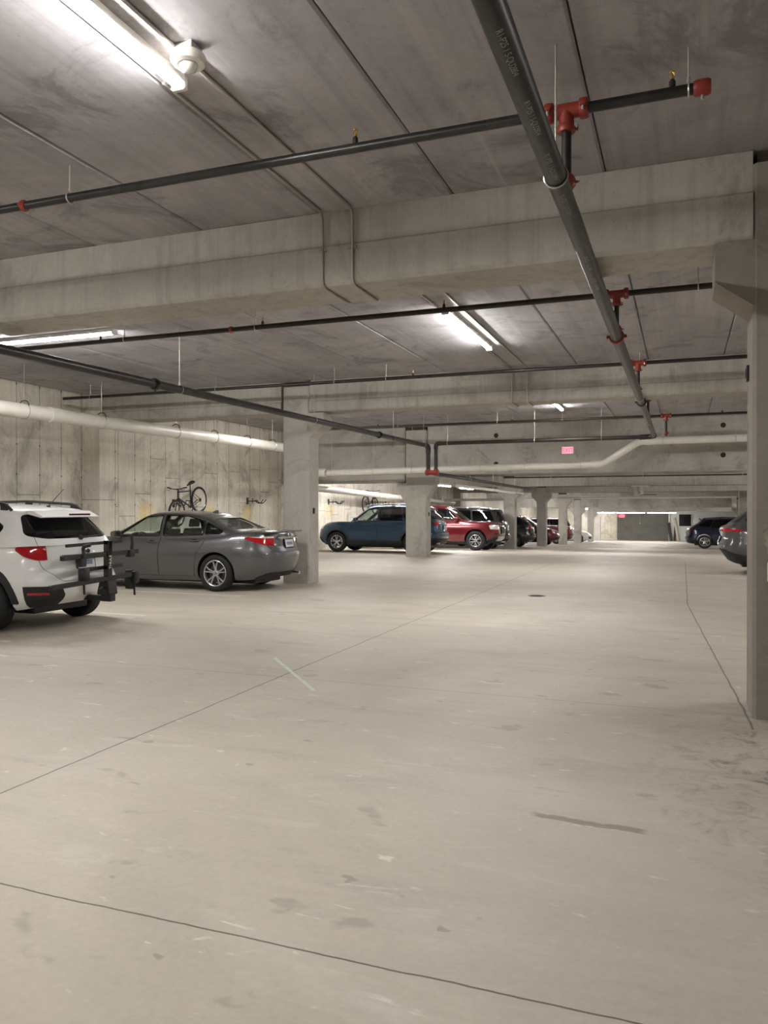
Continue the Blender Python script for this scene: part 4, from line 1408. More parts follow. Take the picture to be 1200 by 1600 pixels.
def build_car(sp, label, loc, head, paintm, roll=0.0, detail=2, group='parked cars', name='car'):
    """sp: body specification with x forward from mid-length, z up from the ground"""
    cz = floor_z(loc[1])
    t = thing(name, label, 'car' if name == 'car' else 'truck', (loc[0], loc[1], cz), (0, 0, head), group)
    if roll:
        t.rotation_euler = (Matrix.Rotation(roll, 4, 'X') @ Matrix.Rotation(head, 4, 'Z')).to_euler()
    L, W = sp['L'], sp['W']
    zt = pchip(sp['ztop']); zb = pchip(sp['zb'])
    nose = pchip(sp['nose']); tail = pchip(sp['tail']); side = pchip(sp['side'])
    BP = dict(a=L / 2, b=W / 2, p=sp.get('p', 9.0), q=sp.get('q', 2.3), n=64 if detail > 1 else 44,
              levels=sp.get('levels', [0, .03, .08, .16, .26, .36, .46, .56, .64, .70, .75, .80, .86, .91, .95, .98, 1.0]),
              zlo=zb, zhi=zt, xf=lambda v: L / 2 - nose(v), xr=lambda v: -L / 2 + tail(v), hw=lambda v: W / 2 - side(v),
              wx=pchip(sp.get('wx', [(-3, 1), (3, 1)])), crown=sp.get('crown', 0.03))
    gx, gr, gw = pchip(sp['gf']), pchip(sp['gr']), pchip(sp['gw'])
    zr = pchip(sp['roof'])
    GP = dict(a=1.5, b=W / 2 - 0.2, p=sp.get('gp', 12.0), q=sp.get('gq', 2.6), n=56 if detail > 1 else 40,
              levels=[0, .08, .16, .24, .32, .4, .48, .56, .64, .72, .80, .87, .93, .97, 1.0],
              zlo=lambda x: min(zt(x) - 0.05, sp.get('gz', 9)), zhi=zr, xf=gx, xr=gr, hw=gw, wx=lambda x: 1.0, crown=sp.get('roof_crown', 0.035))
    lower = lambda off=0.0: loft(BP, off)
    green = lambda off=0.0, zlo=None: loft(GP, off, zlo)
    pm = paintm
    S = boolean(bm_me(lower(), pm), bm_me(green(), pm), 'UNION')
    # hollow cabin
    S = boolean(S, bm_me(green(-0.05, 0.42), M['cabin']), 'DIFFERENCE')
    # wheel arches
    b = BM()
    R = sp['wr']
    for wx_, ar in ((sp['xfa'], sp['ar']), (sp['xra'], sp['ar'])):
        for s in (-1, 1):
            K = 40
            prism(b, [(wx_ + math.cos(2 * PI * k / K) * ar, R + 0.01 + math.sin(2 * PI * k / K) * ar) for k in range(K)], 'y', s * (W / 2 - 0.36), s * (W / 2 + 0.3))
    S = boolean(S, bm_me(b, M['black_plastic']), 'DIFFERENCE')
    # truck bed
    if 'bed' in sp:
        b = BM(); x0, x1, z0 = sp['bed']
        box(b, x0, x1, -W / 2 + 0.17, W / 2 - 0.17, z0, 3)
        S = boolean(S, bm_me(b, M['black_plastic']), 'DIFFERENCE')
    # window openings
    wins = [rnd_poly(p, 0.03) for p in sp['win']]
    b = BM()
    for p in wins:
        prism(b, p, 'y', -2, 2)
    S = boolean(S, bm_me(b, M['black_plastic']), 'DIFFERENCE')
    ws = rnd_poly(sp['ws'], 0.06)
    b = BM()
    prism(b, ws, 'x', sp.get('ws_x0', 0.15), 4.0)
    if 'rw' in sp:
        prism(b, rnd_poly(sp['rw'], 0.06), 'x', -4.0, sp.get('rw_x1', sp['gr'][-1][1] + 0.25))
    S = boolean(S, bm_me(b, M['black_plastic']), 'DIFFERENCE')
    cuts = []
    doors = []
    # doors, then lids
    for dn, poly in sp['doors']:
        for s in (1, -1):
            if s == -1 and detail < 2:
                continue
            b = BM(); prism(b, poly, 'y', s * 0.42, s * 1.4)
            d = boolean(S.copy(), bm_me(b, M['cabin']), 'INTERSECT')
            doors.append((dn, s, d, poly))
            cuts.append(('y', grow(poly, 0.006), s * 0.40, s * 1.41))
    lids = []
    if detail > 1:
        for ln, axis, poly, a0, a1 in sp.get('lids', []):
            b = BM(); prism(b, poly, axis, a0, a1)
            lids.append((ln, boolean(S.copy(), bm_me(b, M['cabin']), 'INTERSECT')))
            cuts.append((axis, grow(poly, 0.005), a0 - 0.004 if axis != 'x' or a0 > -2 else a0, a1 + 0.004))
    for axis, poly, a0, a1 in cuts:
        b = BM(); prism(b, poly, axis, a0, a1)
        S = boolean(S, bm_me(b, M['black_plastic']), 'DIFFERENCE')
    finish('body', S, None, t)
    G = green
    # glass panes
    def pane(poly, axis, a, bb, mat, parent, nm='window_glass'):
        b = BM(); prism(b, grow(poly, 0.004), axis, a, bb)
        g = boolean(bm_me(G(-0.012)), bm_me(b), 'INTERSECT')
        g = boolean(g, bm_me(G(-0.018)), 'DIFFERENCE')
        return finish(nm, g, [mat], parent)
    dobs = {}
    for dn, s, d, poly in doors:
        o = finish(dn, d, None, t)
        dobs[(dn, s)] = o
        hx, hz = None, None
        for hn, hx_, hz_ in sp['handles']:
            if hn == dn:
                hx, hz = hx_, hz_
        if hx is not None:
            v = (hz - zb(hx)) / (zt(hx) - zb(hx))
            y = (W / 2 - side(v)) * BP['wx'](hx)
            bb = BM()
            lathe(bb, [(0.0, 0.0), (0.045, 0.0), (0.04, -0.008), (0.0, -0.012)], 14, 'y')
            for vv in bb.verts:
                vv.co = Vector((vv.co.x * 1.7, vv.co.y * 0.4, vv.co.z * 0.8)) + Vector((hx, s * (y + 0.001), hz - 0.004))
            obj('handle_recess', bb, M['black_plastic'], o, 60)
            bb = BM()
            tube(bb, bend([(hx - 0.10, s * (y - 0.01), hz), (hx - 0.095, s * (y + 0.026), hz), (hx + 0.085, s * (y + 0.03), hz + 0.004), (hx + 0.10, s * (y - 0.01), hz)], 0.03, 4), 0.012, 8)
            obj('handle', bb, M[sp.get('handle_mat', 'chrome')] if sp.get('handle_mat') else pm, o, 60)
    for i, p in enumerate(wins):
        dn = sp['win_door'][i]
        for s in (1, -1):
            par = dobs.get((dn, s), t)
            nm = 'window_glass' if dn else 'quarter_glass'
            pane(p, 'y', s * 0.2, s * 1.2, M[sp['wmat'][i]], par, nm)
            if sp.get('trim'):
                # bright or black surround of the side glass
                b = BM(); prism(b, grow(p, 0.022), 'y', s * 0.2, s * 1.2)
                g = boolean(bm_me(G(0.004)), bm_me(b), 'INTERSECT')
                b = BM(); prism(b, grow(p, 0.0), 'y', s * 0.1, s * 1.3)
                g = boolean(g, bm_me(b), 'DIFFERENCE')
                g = boolean(g, bm_me(G(-0.02)), 'DIFFERENCE')
                finish('window_trim', g, [M[sp['trim']]], par)
    pane(ws, 'x', sp.get('ws_x0', 0.15), 4, M['glass_clear'], t, 'windshield')
    if 'rw' in sp:
        pane(rnd_poly(sp['rw'], 0.06), 'x', -4, sp.get('rw_x1', sp['gr'][-1][1] + 0.25), M[sp.get('rwmat', 'glass_dark')], t, 'rear_window')
    lo = {}
    for ln, m in lids:
        lo[ln] = finish(ln, m, None, t)
    # raised skin patches: lamps, grille, cladding
    for pt in sp.get('patches', []):
        nm, axis, poly, a, bb, off, mat = pt[:7]
        src = pt[7] if len(pt) > 7 else 'L'
        both = pt[8] if len(pt) > 8 else True
        par = lo.get(pt[9], t) if len(pt) > 9 else t
        vars_ = [(poly, a, bb)]
        if both:
            vars_.append((poly, -a, -bb) if axis == 'y' else (mirror_poly(poly), a, bb))
        for q, a2, b2 in vars_:
            b = BM(); prism(b, q, axis, a2, b2)
            base = lower(off) if src == 'L' else G(off)
            g = boolean(bm_me(base), bm_me(b), 'INTERSECT')
            base = lower(-0.03) if src == 'L' else G(-0.03)
            g = boolean(g, bm_me(base), 'DIFFERENCE')
            if len(g.polygons):
                finish(nm, g, [M[mat]] if isinstance(mat, str) else [mat], par)
    for s in (-1, 1):
        for cx in (sp['xfa'], sp['xra']):
            if sp.get('arch_trim'):
                g = arch_ring(lower, 0.012, cx, R + 0.01, sp['ar'] - 0.004, sp['ar'] + sp['arch_trim'], s)
                b = BM(); prism(b, [(-3, -0.2), (3, -0.2), (3, 3), (-3, 3)], 'y', -(W / 2 - 0.12), W / 2 - 0.12)
                g = boolean(g, bm_me(b), 'DIFFERENCE')
                finish('wheel_arch_trim', g, [M['textured_black']], t)
    # wheels
    tw = sp.get('tw', 0.215)
    yw = W / 2 - tw / 2 - 0.012
    for cx in (sp['xfa'], sp['xra']):
        for s in (-1, 1):
            wheel(t, cx, s * yw, R, tw, s, sp['spokes'], sp['rim'], M[sp.get('rim_mat', 'alloy')])
    # interior
    sm = M[sp.get('seat_mat', 'seat_fabric')]
    for s in (-1, 1):
        make_seat(t, sp['seat'][0], s * 0.37, sp['seat'][2], sm)
    make_seat(t, sp['seat'][1], 0, sp['seat'][2], sm, 1.2, True)
    b = BM()
    xd = sp['dash']
    zd = zt(xd) - 0.03
    prism(b, rnd_poly([(xd - 0.28, zd - 0.35), (xd + 0.12, zd - 0.4), (xd + 0.12, zd - 0.01), (xd - 0.2, zd)], 0.06), 'y', -W / 2 + 0.22, W / 2 - 0.22)
    dash = obj('dashboard', b, M['cabin'], t, 40)
    b = BM()
    c = Vector((xd - 0.40, 0.37, zd - 0.06))
    pts = []
    for k in range(28):
        a = 2 * PI * k / 28
        pts.append(c + Vector((math.sin(a) * 0.185 * 0.42, math.cos(a) * 0.185, math.sin(a) * 0.185 * 0.9)))
    tube(b, pts, 0.016, 8, closed=True)
    for a in (0, PI, -PI / 2):
        tube(b, [c + Vector((0.02, 0, 0)), c + Vector((math.sin(a) * 0.078, math.cos(a) * 0.18, math.sin(a) * 0.166))], 0.013, 6)
    tube(b, [c + Vector((0.02, 0, 0)), c + Vector((0.2, 0, -0.08))], 0.03, 8)
    obj('steering_wheel', b, M['black_plastic'], t, 60)
    # mirrors
    mx, mzz = sp['mirror']
    for s in (-1, 1):
        v = (mzz - 0.08 - zb(mx)) / (zt(mx) - zb(mx))
        y0 = W / 2 - 0.12
        b = BM()
        prism(b, rnd_poly([(y0 + 0.02, mzz - 0.03), (y0 + 0.06, mzz - 0.075), (y0 + 0.22, mzz - 0.07), (y0 + 0.25, mzz + 0.0), (y0 + 0.22, mzz + 0.075), (y0 + 0.07, mzz + 0.065)], 0.04), 'x', mx - 0.02, mx + 0.10)
        for vv in b.verts:
            if vv.co.x > mx + 0.05:
                vv.co.y = y0 + 0.13 + (vv.co.y - y0 - 0.13) * 0.75
                vv.co.z = mzz + (vv.co.z - mzz) * 0.7
            vv.co.y *= s
        tube(b, [(mx + 0.04, s * (y0 - 0.06), mzz - 0.07), (mx + 0.03, s * (y0 + 0.09), mzz - 0.045)], 0.025, 8)
        mo = obj('mirror', b, pm, t, 40)
        b = BM()
        prism(b, rnd_poly([(y0 + 0.06, mzz - 0.055), (y0 + 0.21, mzz - 0.055), (y0 + 0.235, mzz), (y0 + 0.21, mzz + 0.055), (y0 + 0.08, mzz + 0.05)], 0.03), 'x', mx - 0.024, mx - 0.019)
        for vv in b.verts:
            vv.co.y *= s
        obj('mirror_glass', b, M['chrome'], mo)
    # number plate at the tail
    def tail_x(z):
        v = (z - zb(-L / 2 + 0.05)) / (zt(-L / 2 + 0.05) - zb(-L / 2 + 0.05))
        return -L / 2 + tail(v)
    if 'plate' in sp:
        pz = sp['plate']
        px = (tail_x(pz - 0.07) + tail_x(pz + 0.07)) / 2
        tilt = math.atan2(tail_x(pz + 0.07) - tail_x(pz - 0.07), 0.14)
        mt = Matrix.Translation((px - 0.004, 0, pz)) @ Matrix.Rotation(tilt, 4, 'Y')
        b = BM(); box(b, -0.012, 0.008, -0.17, 0.17, -0.085, 0.085, 0.006, 0, mt); fr = obj('plate_frame', b, M['black_plastic'], t)
        b = BM(); box(b, -0.015, 0.0, -0.152, 0.152, -0.07, 0.07, 0.004, 0, mt); obj('number_plate', b, M['plate'], fr)
        b = BM(); box(b, -0.0165, -0.012, -0.11, 0.11, -0.03, 0.025, 0.0, 0, mt)
        b2 = b
        obj('plate_band', b2, simple('faded_plate_print', (120, 128, 150), 0.5, 0, 0, 0.4, 60), fr)
    # underbody extras
    b = BM()
    box(b, -L / 2 + 0.5, L / 2 - 0.5, -W / 2 + 0.42, W / 2 - 0.42, zb(0) - 0.05, zb(0) + 0.05, 0.02)
    for cx in (sp['xfa'], sp['xra']):
        tube(b, [(cx, -W / 2 + 0.2, R), (cx, W / 2 - 0.2, R)], 0.05, 10)
    obj('underbody', b, M['black_plastic'], t)
    if 'exhaust' in sp:
        ex, ey, ez = sp['exhaust']
        b = BM(); tube(b, [(ex + 0.5, ey, ez + 0.02), (ex, ey, ez)], 0.032, 14); obj('exhaust_tip', b, M['chrome'], t, 60)
        b = BM(); lathe(b, [(0.0, -0.25), (0.10, -0.22), (0.10, 0.22), (0.0, 0.25)], 14, 'y', (ex + 0.55, ey * 0.3, ez + 0.04)); obj('muffler', b, M['conduit'], t, 40)
    if 'rails' in sp:
        x0, x1, yy, mat = sp['rails']
        for s in (-1, 1):
            b = BM()
            z = lambda x: zr(x) + 0.055
            tube(b, bend([(x1, s * yy, zr(x1) - 0.015), (x1 - 0.1, s * yy, z(x1 - 0.1)), ((x0 + x1) / 2, s * yy, z((x0 + x1) / 2) + 0.008), (x0 + 0.1, s * yy, z(x0 + 0.1)), (x0, s * yy, zr(x0) - 0.02)], 0.15, 6), 0.02, 8)
            for xx in (x0 + 0.12, (x0 + x1) / 2, x1 - 0.12):
                box(b, xx - 0.06, xx + 0.06, s * yy - 0.014, s * yy + 0.014, zr(xx) - 0.03, z(xx), 0.01)
            obj('roof_rail', b, M[mat], t, 50)
    if 'fin' in sp:
        fx = sp['fin']
        b = BM(); prism(b, [(fx - 0.08, zr(fx) + 0.02), (fx + 0.09, zr(fx) + 0.02), (fx - 0.05, zr(fx) + 0.085), (fx - 0.08, zr(fx) + 0.08)], 'y', -0.022, 0.022); obj('antenna_fin', b, pm, t)
    if 'wiper' in sp:
        wz, wl = sp['wiper']
        vv_ = (wz - (zt(gr(0)) - 0.05)) / (zr(-1.5) - zt(gr(0)) + 0.05)
        xx = gr(vv_) - 0.025
        b = BM(); tube(b, [(xx - 0.005, 0.0, wz), (xx - 0.01, -wl * 0.5, wz + 0.012), (xx + 0.03, -wl, wz + 0.02)], [0.014, 0.011, 0.006], 8)
        lathe(b, [(0.0, -0.02), (0.03, -0.015), (0.03, 0.015), (0.0, 0.02)], 12, 'x', (xx, 0, wz)); obj('rear_wiper', b, M['black_plastic'], t, 50)
    return t, dict(zt=zt, zb=zb, zr=zr, tail_x=tail_x, gr=gr, lower=lower, green=G, lids=lo)

# ---------------------------------------------------------------- body specifications
SEDAN = dict(L=4.85, W=1.82, wr=0.334, ar=0.375, xfa=1.455, xra=-1.32, rim=0.235, tw=0.215, spokes=(5, 'pair'), rim_mat='alloy',
    ztop=[(-2.43, 0.99), (-2.36, 1.075), (-2.2, 1.085), (-1.8, 1.075), (-1.2, 1.01), (0, 0.955), (0.8, 0.965), (1.15, 0.965), (1.7, 0.90), (2.1, 0.80), (2.35, 0.70), (2.43, 0.66)],
    zb=[(-2.43, 0.34), (-2.2, 0.25), (-1.6, 0.20), (1.6, 0.17), (2.2, 0.19), (2.43, 0.24)],
    nose=[(0, .16), (.1, .06), (.35, .0), (.6, .015), (.8, .06), (.92, .13), (1, .26)],
    tail=[(0, .20), (.12, .09), (.30, .025), (.45, .0), (.56, .03), (.70, .075), (.88, .085), (.96, .09), (1, .12)],
    side=[(0, .14), (.06, .075), (.16, .045), (.30, .03), (.50, .008), (.62, .0), (.70, .006), (.76, .022), (.86, .045), (.94, .085), (1, .135)],
    wx=[(-2.43, .95), (-1.6, .99), (-.6, 1), (.8, 1), (1.7, .985), (2.43, .93)], crown=0.03,
    roof=[(-2.0, 1.20), (-1.3, 1.335), (-1.0, 1.365), (-.5, 1.41), (-.1, 1.425), (.3, 1.405), (.6, 1.37), (1.3, 1.3)], roof_crown=0.045,
    gf=[(0, 1.42), (.3, 1.14), (.6, .85), (.85, .60), (.95, .47), (1, .38)], gr=[(0, -2.02), (.25, -1.80), (.5, -1.56), (.75, -1.30), (.9, -1.12), (1, -.95)], gw=[(0, .80), (.3, .765), (.6, .70), (.85, .63), (.95, .59), (1, .53)],
    ws=[(-.66, 1.0), (.66, 1.0), (.53, 1.355), (-.53, 1.355)], ws_x0=0.2,
    rw=[(-.62, 1.125), (.62, 1.125), (.49, 1.325), (-.49, 1.325)], rw_x1=-0.9, rwmat='glass_mid',
    win=[[(.93, 0.99), (.40, 1.33), (-.02, 1.37), (-.05, 1.005)], [(-.14, 1.007), (-.11, 1.372), (-.60, 1.352), (-.98, 1.255), (-1.0, 1.035)], [(-1.055, 1.045), (-1.035, 1.235), (-1.40, 1.085), (-1.36, 1.06)]],
    win_door=['front_door', 'rear_door', 'rear_door'], wmat=['glass_clear', 'glass_clear', 'glass_mid'], trim='black_gloss',
    doors=[('front_door', [(1.03, .27), (1.03, .965), (.41, 1.365), (-.06, 1.402), (-.09, .9), (-.09, .27)]),
           ('rear_door', [(-.10, .27), (-.10, .9), (-.07, 1.403), (-.62, 1.385), (-1.03, 1.29), (-1.44, 1.10), (-1.46, 1.04), (-1.1, 1.0), (-1.04, .84), (-.93, .70), (-.88, .5), (-.86, .27)])],
    handles=[('front_door', -.0 + .07 - .0, .885), ('rear_door', -.86 + .0, .915)], mirror=(0.80, 1.02), seat=(0.28, -0.62, 0.42), dash=1.0, seat_mat='seat_tan',
    lids=[('trunk_lid', 'x', rnd_poly([(-.50, .72), (.50, .72), (.66, .99), (.68, 1.3), (-.68, 1.3), (-.66, .99)], .05), -2.6, -2.03),
          ('hood', 'z', rnd_poly([(1.28, -.70), (1.28, .70), (2.18, .58), (2.22, -.58)], .08), .70, 1.2)],
    plate=.86, patches=[
        ('tail_light', 'y', rnd_poly([(-2.6, .845), (-2.6, 1.005), (-2.33, 1.005), (-1.93, .995), (-1.86, .98), (-2.02, .91), (-2.22, .845)], .015), .44, 1.3, .009, 'tail_red'),
        ('reverse_light', 'y', [(-2.6, .965), (-2.6, 1.002), (-2.33, 1.002), (-1.95, .992), (-2.2, .968)], .44, 1.3, .012, 'clear_lamp'),
        ('headlight', 'y', rnd_poly([(2.6, .62), (2.6, .74), (2.25, .78), (1.9, .80), (2.05, .68)], .02), .42, 1.3, .006, 'clear_lamp'),
        ('grille', 'x', rnd_poly([(-.6, .30), (.6, .30), (.66, .48), (-.66, .48)], .04), 2.0, 3, .006, 'black_gloss', 'L', False),
        ('rear_diffuser', 'x', rnd_poly([(-.62, .2), (.62, .2), (.64, .27), (.52, .33), (-.52, .33), (-.64, .27)], .03), -3, -2.0, .008, 'textured_black', 'L', False),
        ('fuel_door', 'y', rnd_poly([(-1.80, .86), (-1.80, .985), (-1.62, .985), (-1.62, .86)], .02), .6, 1.3, .0025, 'PAINT', 'L', False),
    ], exhaust=(-2.30, -.55, .27), fin=-0.75)

CROSS = dict(L=4.45, W=1.78, wr=0.343, ar=0.40, xfa=1.33, xra=-1.305, rim=0.215, tw=0.225, spokes=(5, 'pair'), rim_mat='dark_alloy', arch_trim=0.075,
    ztop=[(-2.23, 1.08), (-2.1, 1.10), (-1.2, 1.06), (0, 1.005), (.9, 1.0), (1.15, 1.0), (1.6, .96), (2.0, .87), (2.23, .76)],
    zb=[(-2.23, .36), (-2.0, .32), (-1.6, .26), (1.6, .24), (2.0, .27), (2.23, .33)],
    nose=[(0, .20), (.15, .06), (.4, 0), (.7, .03), (.9, .12), (1, .26)],
    tail=[(0, .14), (.10, .05), (.24, .01), (.36, .0), (.44, .02), (.50, .10), (.60, .125), (.80, .14), (.95, .16), (1, .19)],
    side=[(0, .10), (.08, .05), (.22, .02), (.45, .0), (.6, .004), (.70, .015), (.80, .03), (.92, .06), (1, .12)],
    wx=[(-2.23, .95), (-1.5, .99), (-.5, 1), (.8, 1), (1.6, .985), (2.23, .92)], crown=.03,
    roof=[(-2.1, 1.44), (-1.75, 1.475), (-1.2, 1.52), (-.4, 1.545), (.1, 1.54), (.5, 1.51), (1.2, 1.45)], roof_crown=.035,
    gf=[(0, 1.28), (.4, .95), (.7, .70), (.9, .52), (1, .40)], gr=[(0, -2.06), (.15, -2.02), (.5, -1.87), (.8, -1.73), (.90, -1.70), (.95, -1.74), (1, -1.70)], gw=[(0, .80), (.3, .77), (.6, .71), (.85, .65), (.95, .615), (1, .55)],
    ws=[(-.64, 1.05), (.64, 1.05), (.54, 1.45), (-.54, 1.45)], ws_x0=.2,
    rw=[(-.70, 1.17), (-.50, 1.13), (.50, 1.13), (.70, 1.17), (.56, 1.43), (-.56, 1.43)], rw_x1=-1.5, rwmat='glass_dark',
    win=[[(.88, 1.05), (.42, 1.42), (-.0, 1.455), (-.02, 1.06)], [(-.09, 1.06), (-.07, 1.455), (-.75, 1.44), (-.93, 1.09)], [(-1.0, 1.10), (-.83, 1.43), (-1.28, 1.38), (-1.48, 1.27), (-1.40, 1.16)]],
    win_door=['front_door', 'rear_door', None], wmat=['glass_clear', 'glass_mid', 'glass_dark'], trim='black_gloss',
    doors=[('front_door', [(1.0, .36), (1.0, 1.02), (.44, 1.455), (-.03, 1.49), (-.05, 1.0), (-.05, .36)]),
           ('rear_door', [(-.06, .36), (-.06, 1.0), (-.04, 1.49), (-.78, 1.475), (-.98, 1.06), (-.93, .75), (-.87, .55), (-.86, .36)])],
    handles=[('front_door', .08, .93), ('rear_door', -.82, .95)], mirror=(.78, 1.08), seat=(.2, -.68, .48), dash=.98,
    lids=[('tailgate', 'x', rnd_poly([(-.46, .62), (.46, .62), (.60, .80), (.64, 1.06), (.57, 1.44), (-.57, 1.44), (-.64, 1.06), (-.60, .80)], .05), -2.6, -1.68)],
    plate=.82, patches=[
        ('tail_light', 'y', rnd_poly([(-2.6, .875), (-2.6, 1.09), (-2.06, 1.10), (-1.86, 1.09), (-1.72, 1.035), (-1.72, 1.0), (-1.82, .92), (-1.94, .875)], .02), .54, 1.3, .012, 'tail_red'),
        ('reverse_light', 'y', rnd_poly([(-2.6, .96), (-2.6, 1.06), (-2.05, 1.06), (-1.96, 1.01), (-2.03, .96)], .01), .55, 1.3, .015, 'clear_lamp'),
        ('bumper_insert', 'x', rnd_poly([(.42, .30), (.40, .44), (.47, .56), (1.2, .57), (1.2, .30)], .02), -3, -1.86, .011, 'textured_black'),
        ('reflector', 'x', rnd_poly([(.58, .455), (.60, .485), (.76, .49), (.76, .46)], .008), -3, -1.9, .016, 'tail_red'),
        ('sill_cladding', 'y', [(-.95, .2), (.95, .2), (.95, .40), (-.95, .40)], .5, 1.3, .010, 'textured_black'),
        ('headlight', 'y', rnd_poly([(2.5, .70), (2.5, .86), (1.85, .92), (1.95, .78)], .02), .40, 1.3, .006, 'clear_lamp'),
        ('grille', 'x', rnd_poly([(-.5, .52), (.5, .52), (.55, .78), (-.55, .78)], .04), 1.9, 3, .006, 'black_gloss', 'L', False),
    ], exhaust=(-2.12, -.5, .33), rails=(-1.5, .35, .60, 'textured_black'), wiper=(1.135, .36))

COMPACT_SUV = dict(L=4.70, W=1.84, wr=0.352, ar=0.40, xfa=1.43, xra=-1.36, rim=0.225, tw=0.225, spokes=(5, 'pair'), rim_mat='alloy', arch_trim=0.05,
    ztop=[(-2.35, 1.02), (-2.2, 1.08), (-1.2, 1.07), (0, 1.04), (.9, 1.04), (1.3, 1.04), (1.8, .99), (2.15, .90), (2.35, .78)],
    zb=[(-2.35, .40), (-2.1, .30), (-1.6, .24), (1.6, .22), (2.1, .26), (2.35, .32)],
    nose=[(0, .20), (.15, .06), (.4, 0), (.7, .02), (.88, .08), (1, .22)],
    tail=[(0, .18), (.12, .06), (.28, .0), (.42, .0), (.50, .03), (.56, .09), (.75, .10), (.95, .12), (1, .16)],
    side=[(0, .11), (.08, .05), (.22, .02), (.45, .0), (.62, .002), (.70, .018), (.82, .035), (.92, .06), (1, .12)],
    wx=[(-2.35, .95), (-1.5, .99), (-.5, 1), (.8, 1), (1.7, .985), (2.35, .92)], crown=.03,
    roof=[(-2.2, 1.54), (-1.75, 1.575), (-1.0, 1.61), (-.2, 1.625), (.2, 1.615), (.6, 1.58), (1.3, 1.5)], roof_crown=.03,
    gf=[(0, 1.42), (.4, 1.10), (.7, .84), (.9, .62), (1, .48)], gr=[(0, -2.17), (.15, -2.13), (.5, -1.99), (.8, -1.83), (.93, -1.84), (1, -1.80)], gw=[(0, .82), (.3, .79), (.6, .735), (.85, .68), (.95, .645), (1, .58)],
    ws=[(-.66, 1.10), (.66, 1.10), (.57, 1.51), (-.57, 1.51)], ws_x0=.2,
    rw=[(-.66, 1.15), (.66, 1.15), (.54, 1.47), (-.54, 1.47)], rw_x1=-1.6, rwmat='glass_dark',
    win=[[(1.02, 1.09), (.50, 1.48), (.05, 1.53), (.03, 1.10)], [(-.05, 1.10), (-.03, 1.53), (-.83, 1.52), (-.98, 1.12)], [(-1.05, 1.12), (-.91, 1.515), (-1.48, 1.48), (-1.72, 1.22), (-1.66, 1.15)]],
    win_door=['front_door', 'rear_door', None], wmat=['glass_clear', 'glass_dark', 'glass_dark'], trim='black_gloss',
    doors=[('front_door', [(1.1, .36), (1.1, 1.06), (.52, 1.515), (.02, 1.565), (.0, 1.0), (.0, .36)]),
           ('rear_door', [(-.01, .36), (-.01, 1.0), (.01, 1.565), (-.85, 1.555), (-1.03, 1.08), (-.98, .78), (-.92, .55), (-.91, .36)])],
    handles=[('front_door', .14, .96), ('rear_door', -.86, .98)], mirror=(.86, 1.12), seat=(.28, -.62, .52), dash=1.1,
    lids=[('tailgate', 'x', rnd_poly([(-.62, .62), (.62, .62), (.66, 1.1), (.60, 1.50), (-.60, 1.50), (-.66, 1.1)], .05), -2.7, -1.8)],
    plate=.86, patches=[
        ('tail_light', 'y', rnd_poly([(-2.6, .945), (-2.6, 1.06), (-2.1, 1.075), (-1.98, 1.06), (-2.08, .96), (-2.2, .94)], .015), .45, 1.3, .008, 'tail_red'),
        ('headlight', 'y', rnd_poly([(2.5, .74), (2.5, .86), (2.1, .94), (1.95, .93), (2.05, .80)], .02), .38, 1.3, .006, 'clear_lamp'),
        ('grille', 'x', rnd_poly([(-.55, .72), (.55, .72), (.58, .86), (-.58, .86)], .03), 1.9, 3, .006, 'black_gloss', 'L', False),
        ('front_intake', 'x', rnd_poly([(-.75, .32), (.75, .32), (.7, .52), (-.7, .52)], .05), 1.9, 3, .006, 'textured_black', 'L', False),
        ('rear_skirt', 'x', [(-.9, .2), (.9, .2), (.9, .50), (-.9, .50)], -3, -1.78, .008, 'textured_black', 'L', False),
        ('sill_cladding', 'y', [(-1.0, .2), (1.05, .2), (1.05, .42), (-1.0, .42)], .5, 1.3, .009, 'textured_black'),
    ], exhaust=(-2.22, .5, .33), rails=(-1.6, .42, .64, 'alloy'), fin=-1.5)

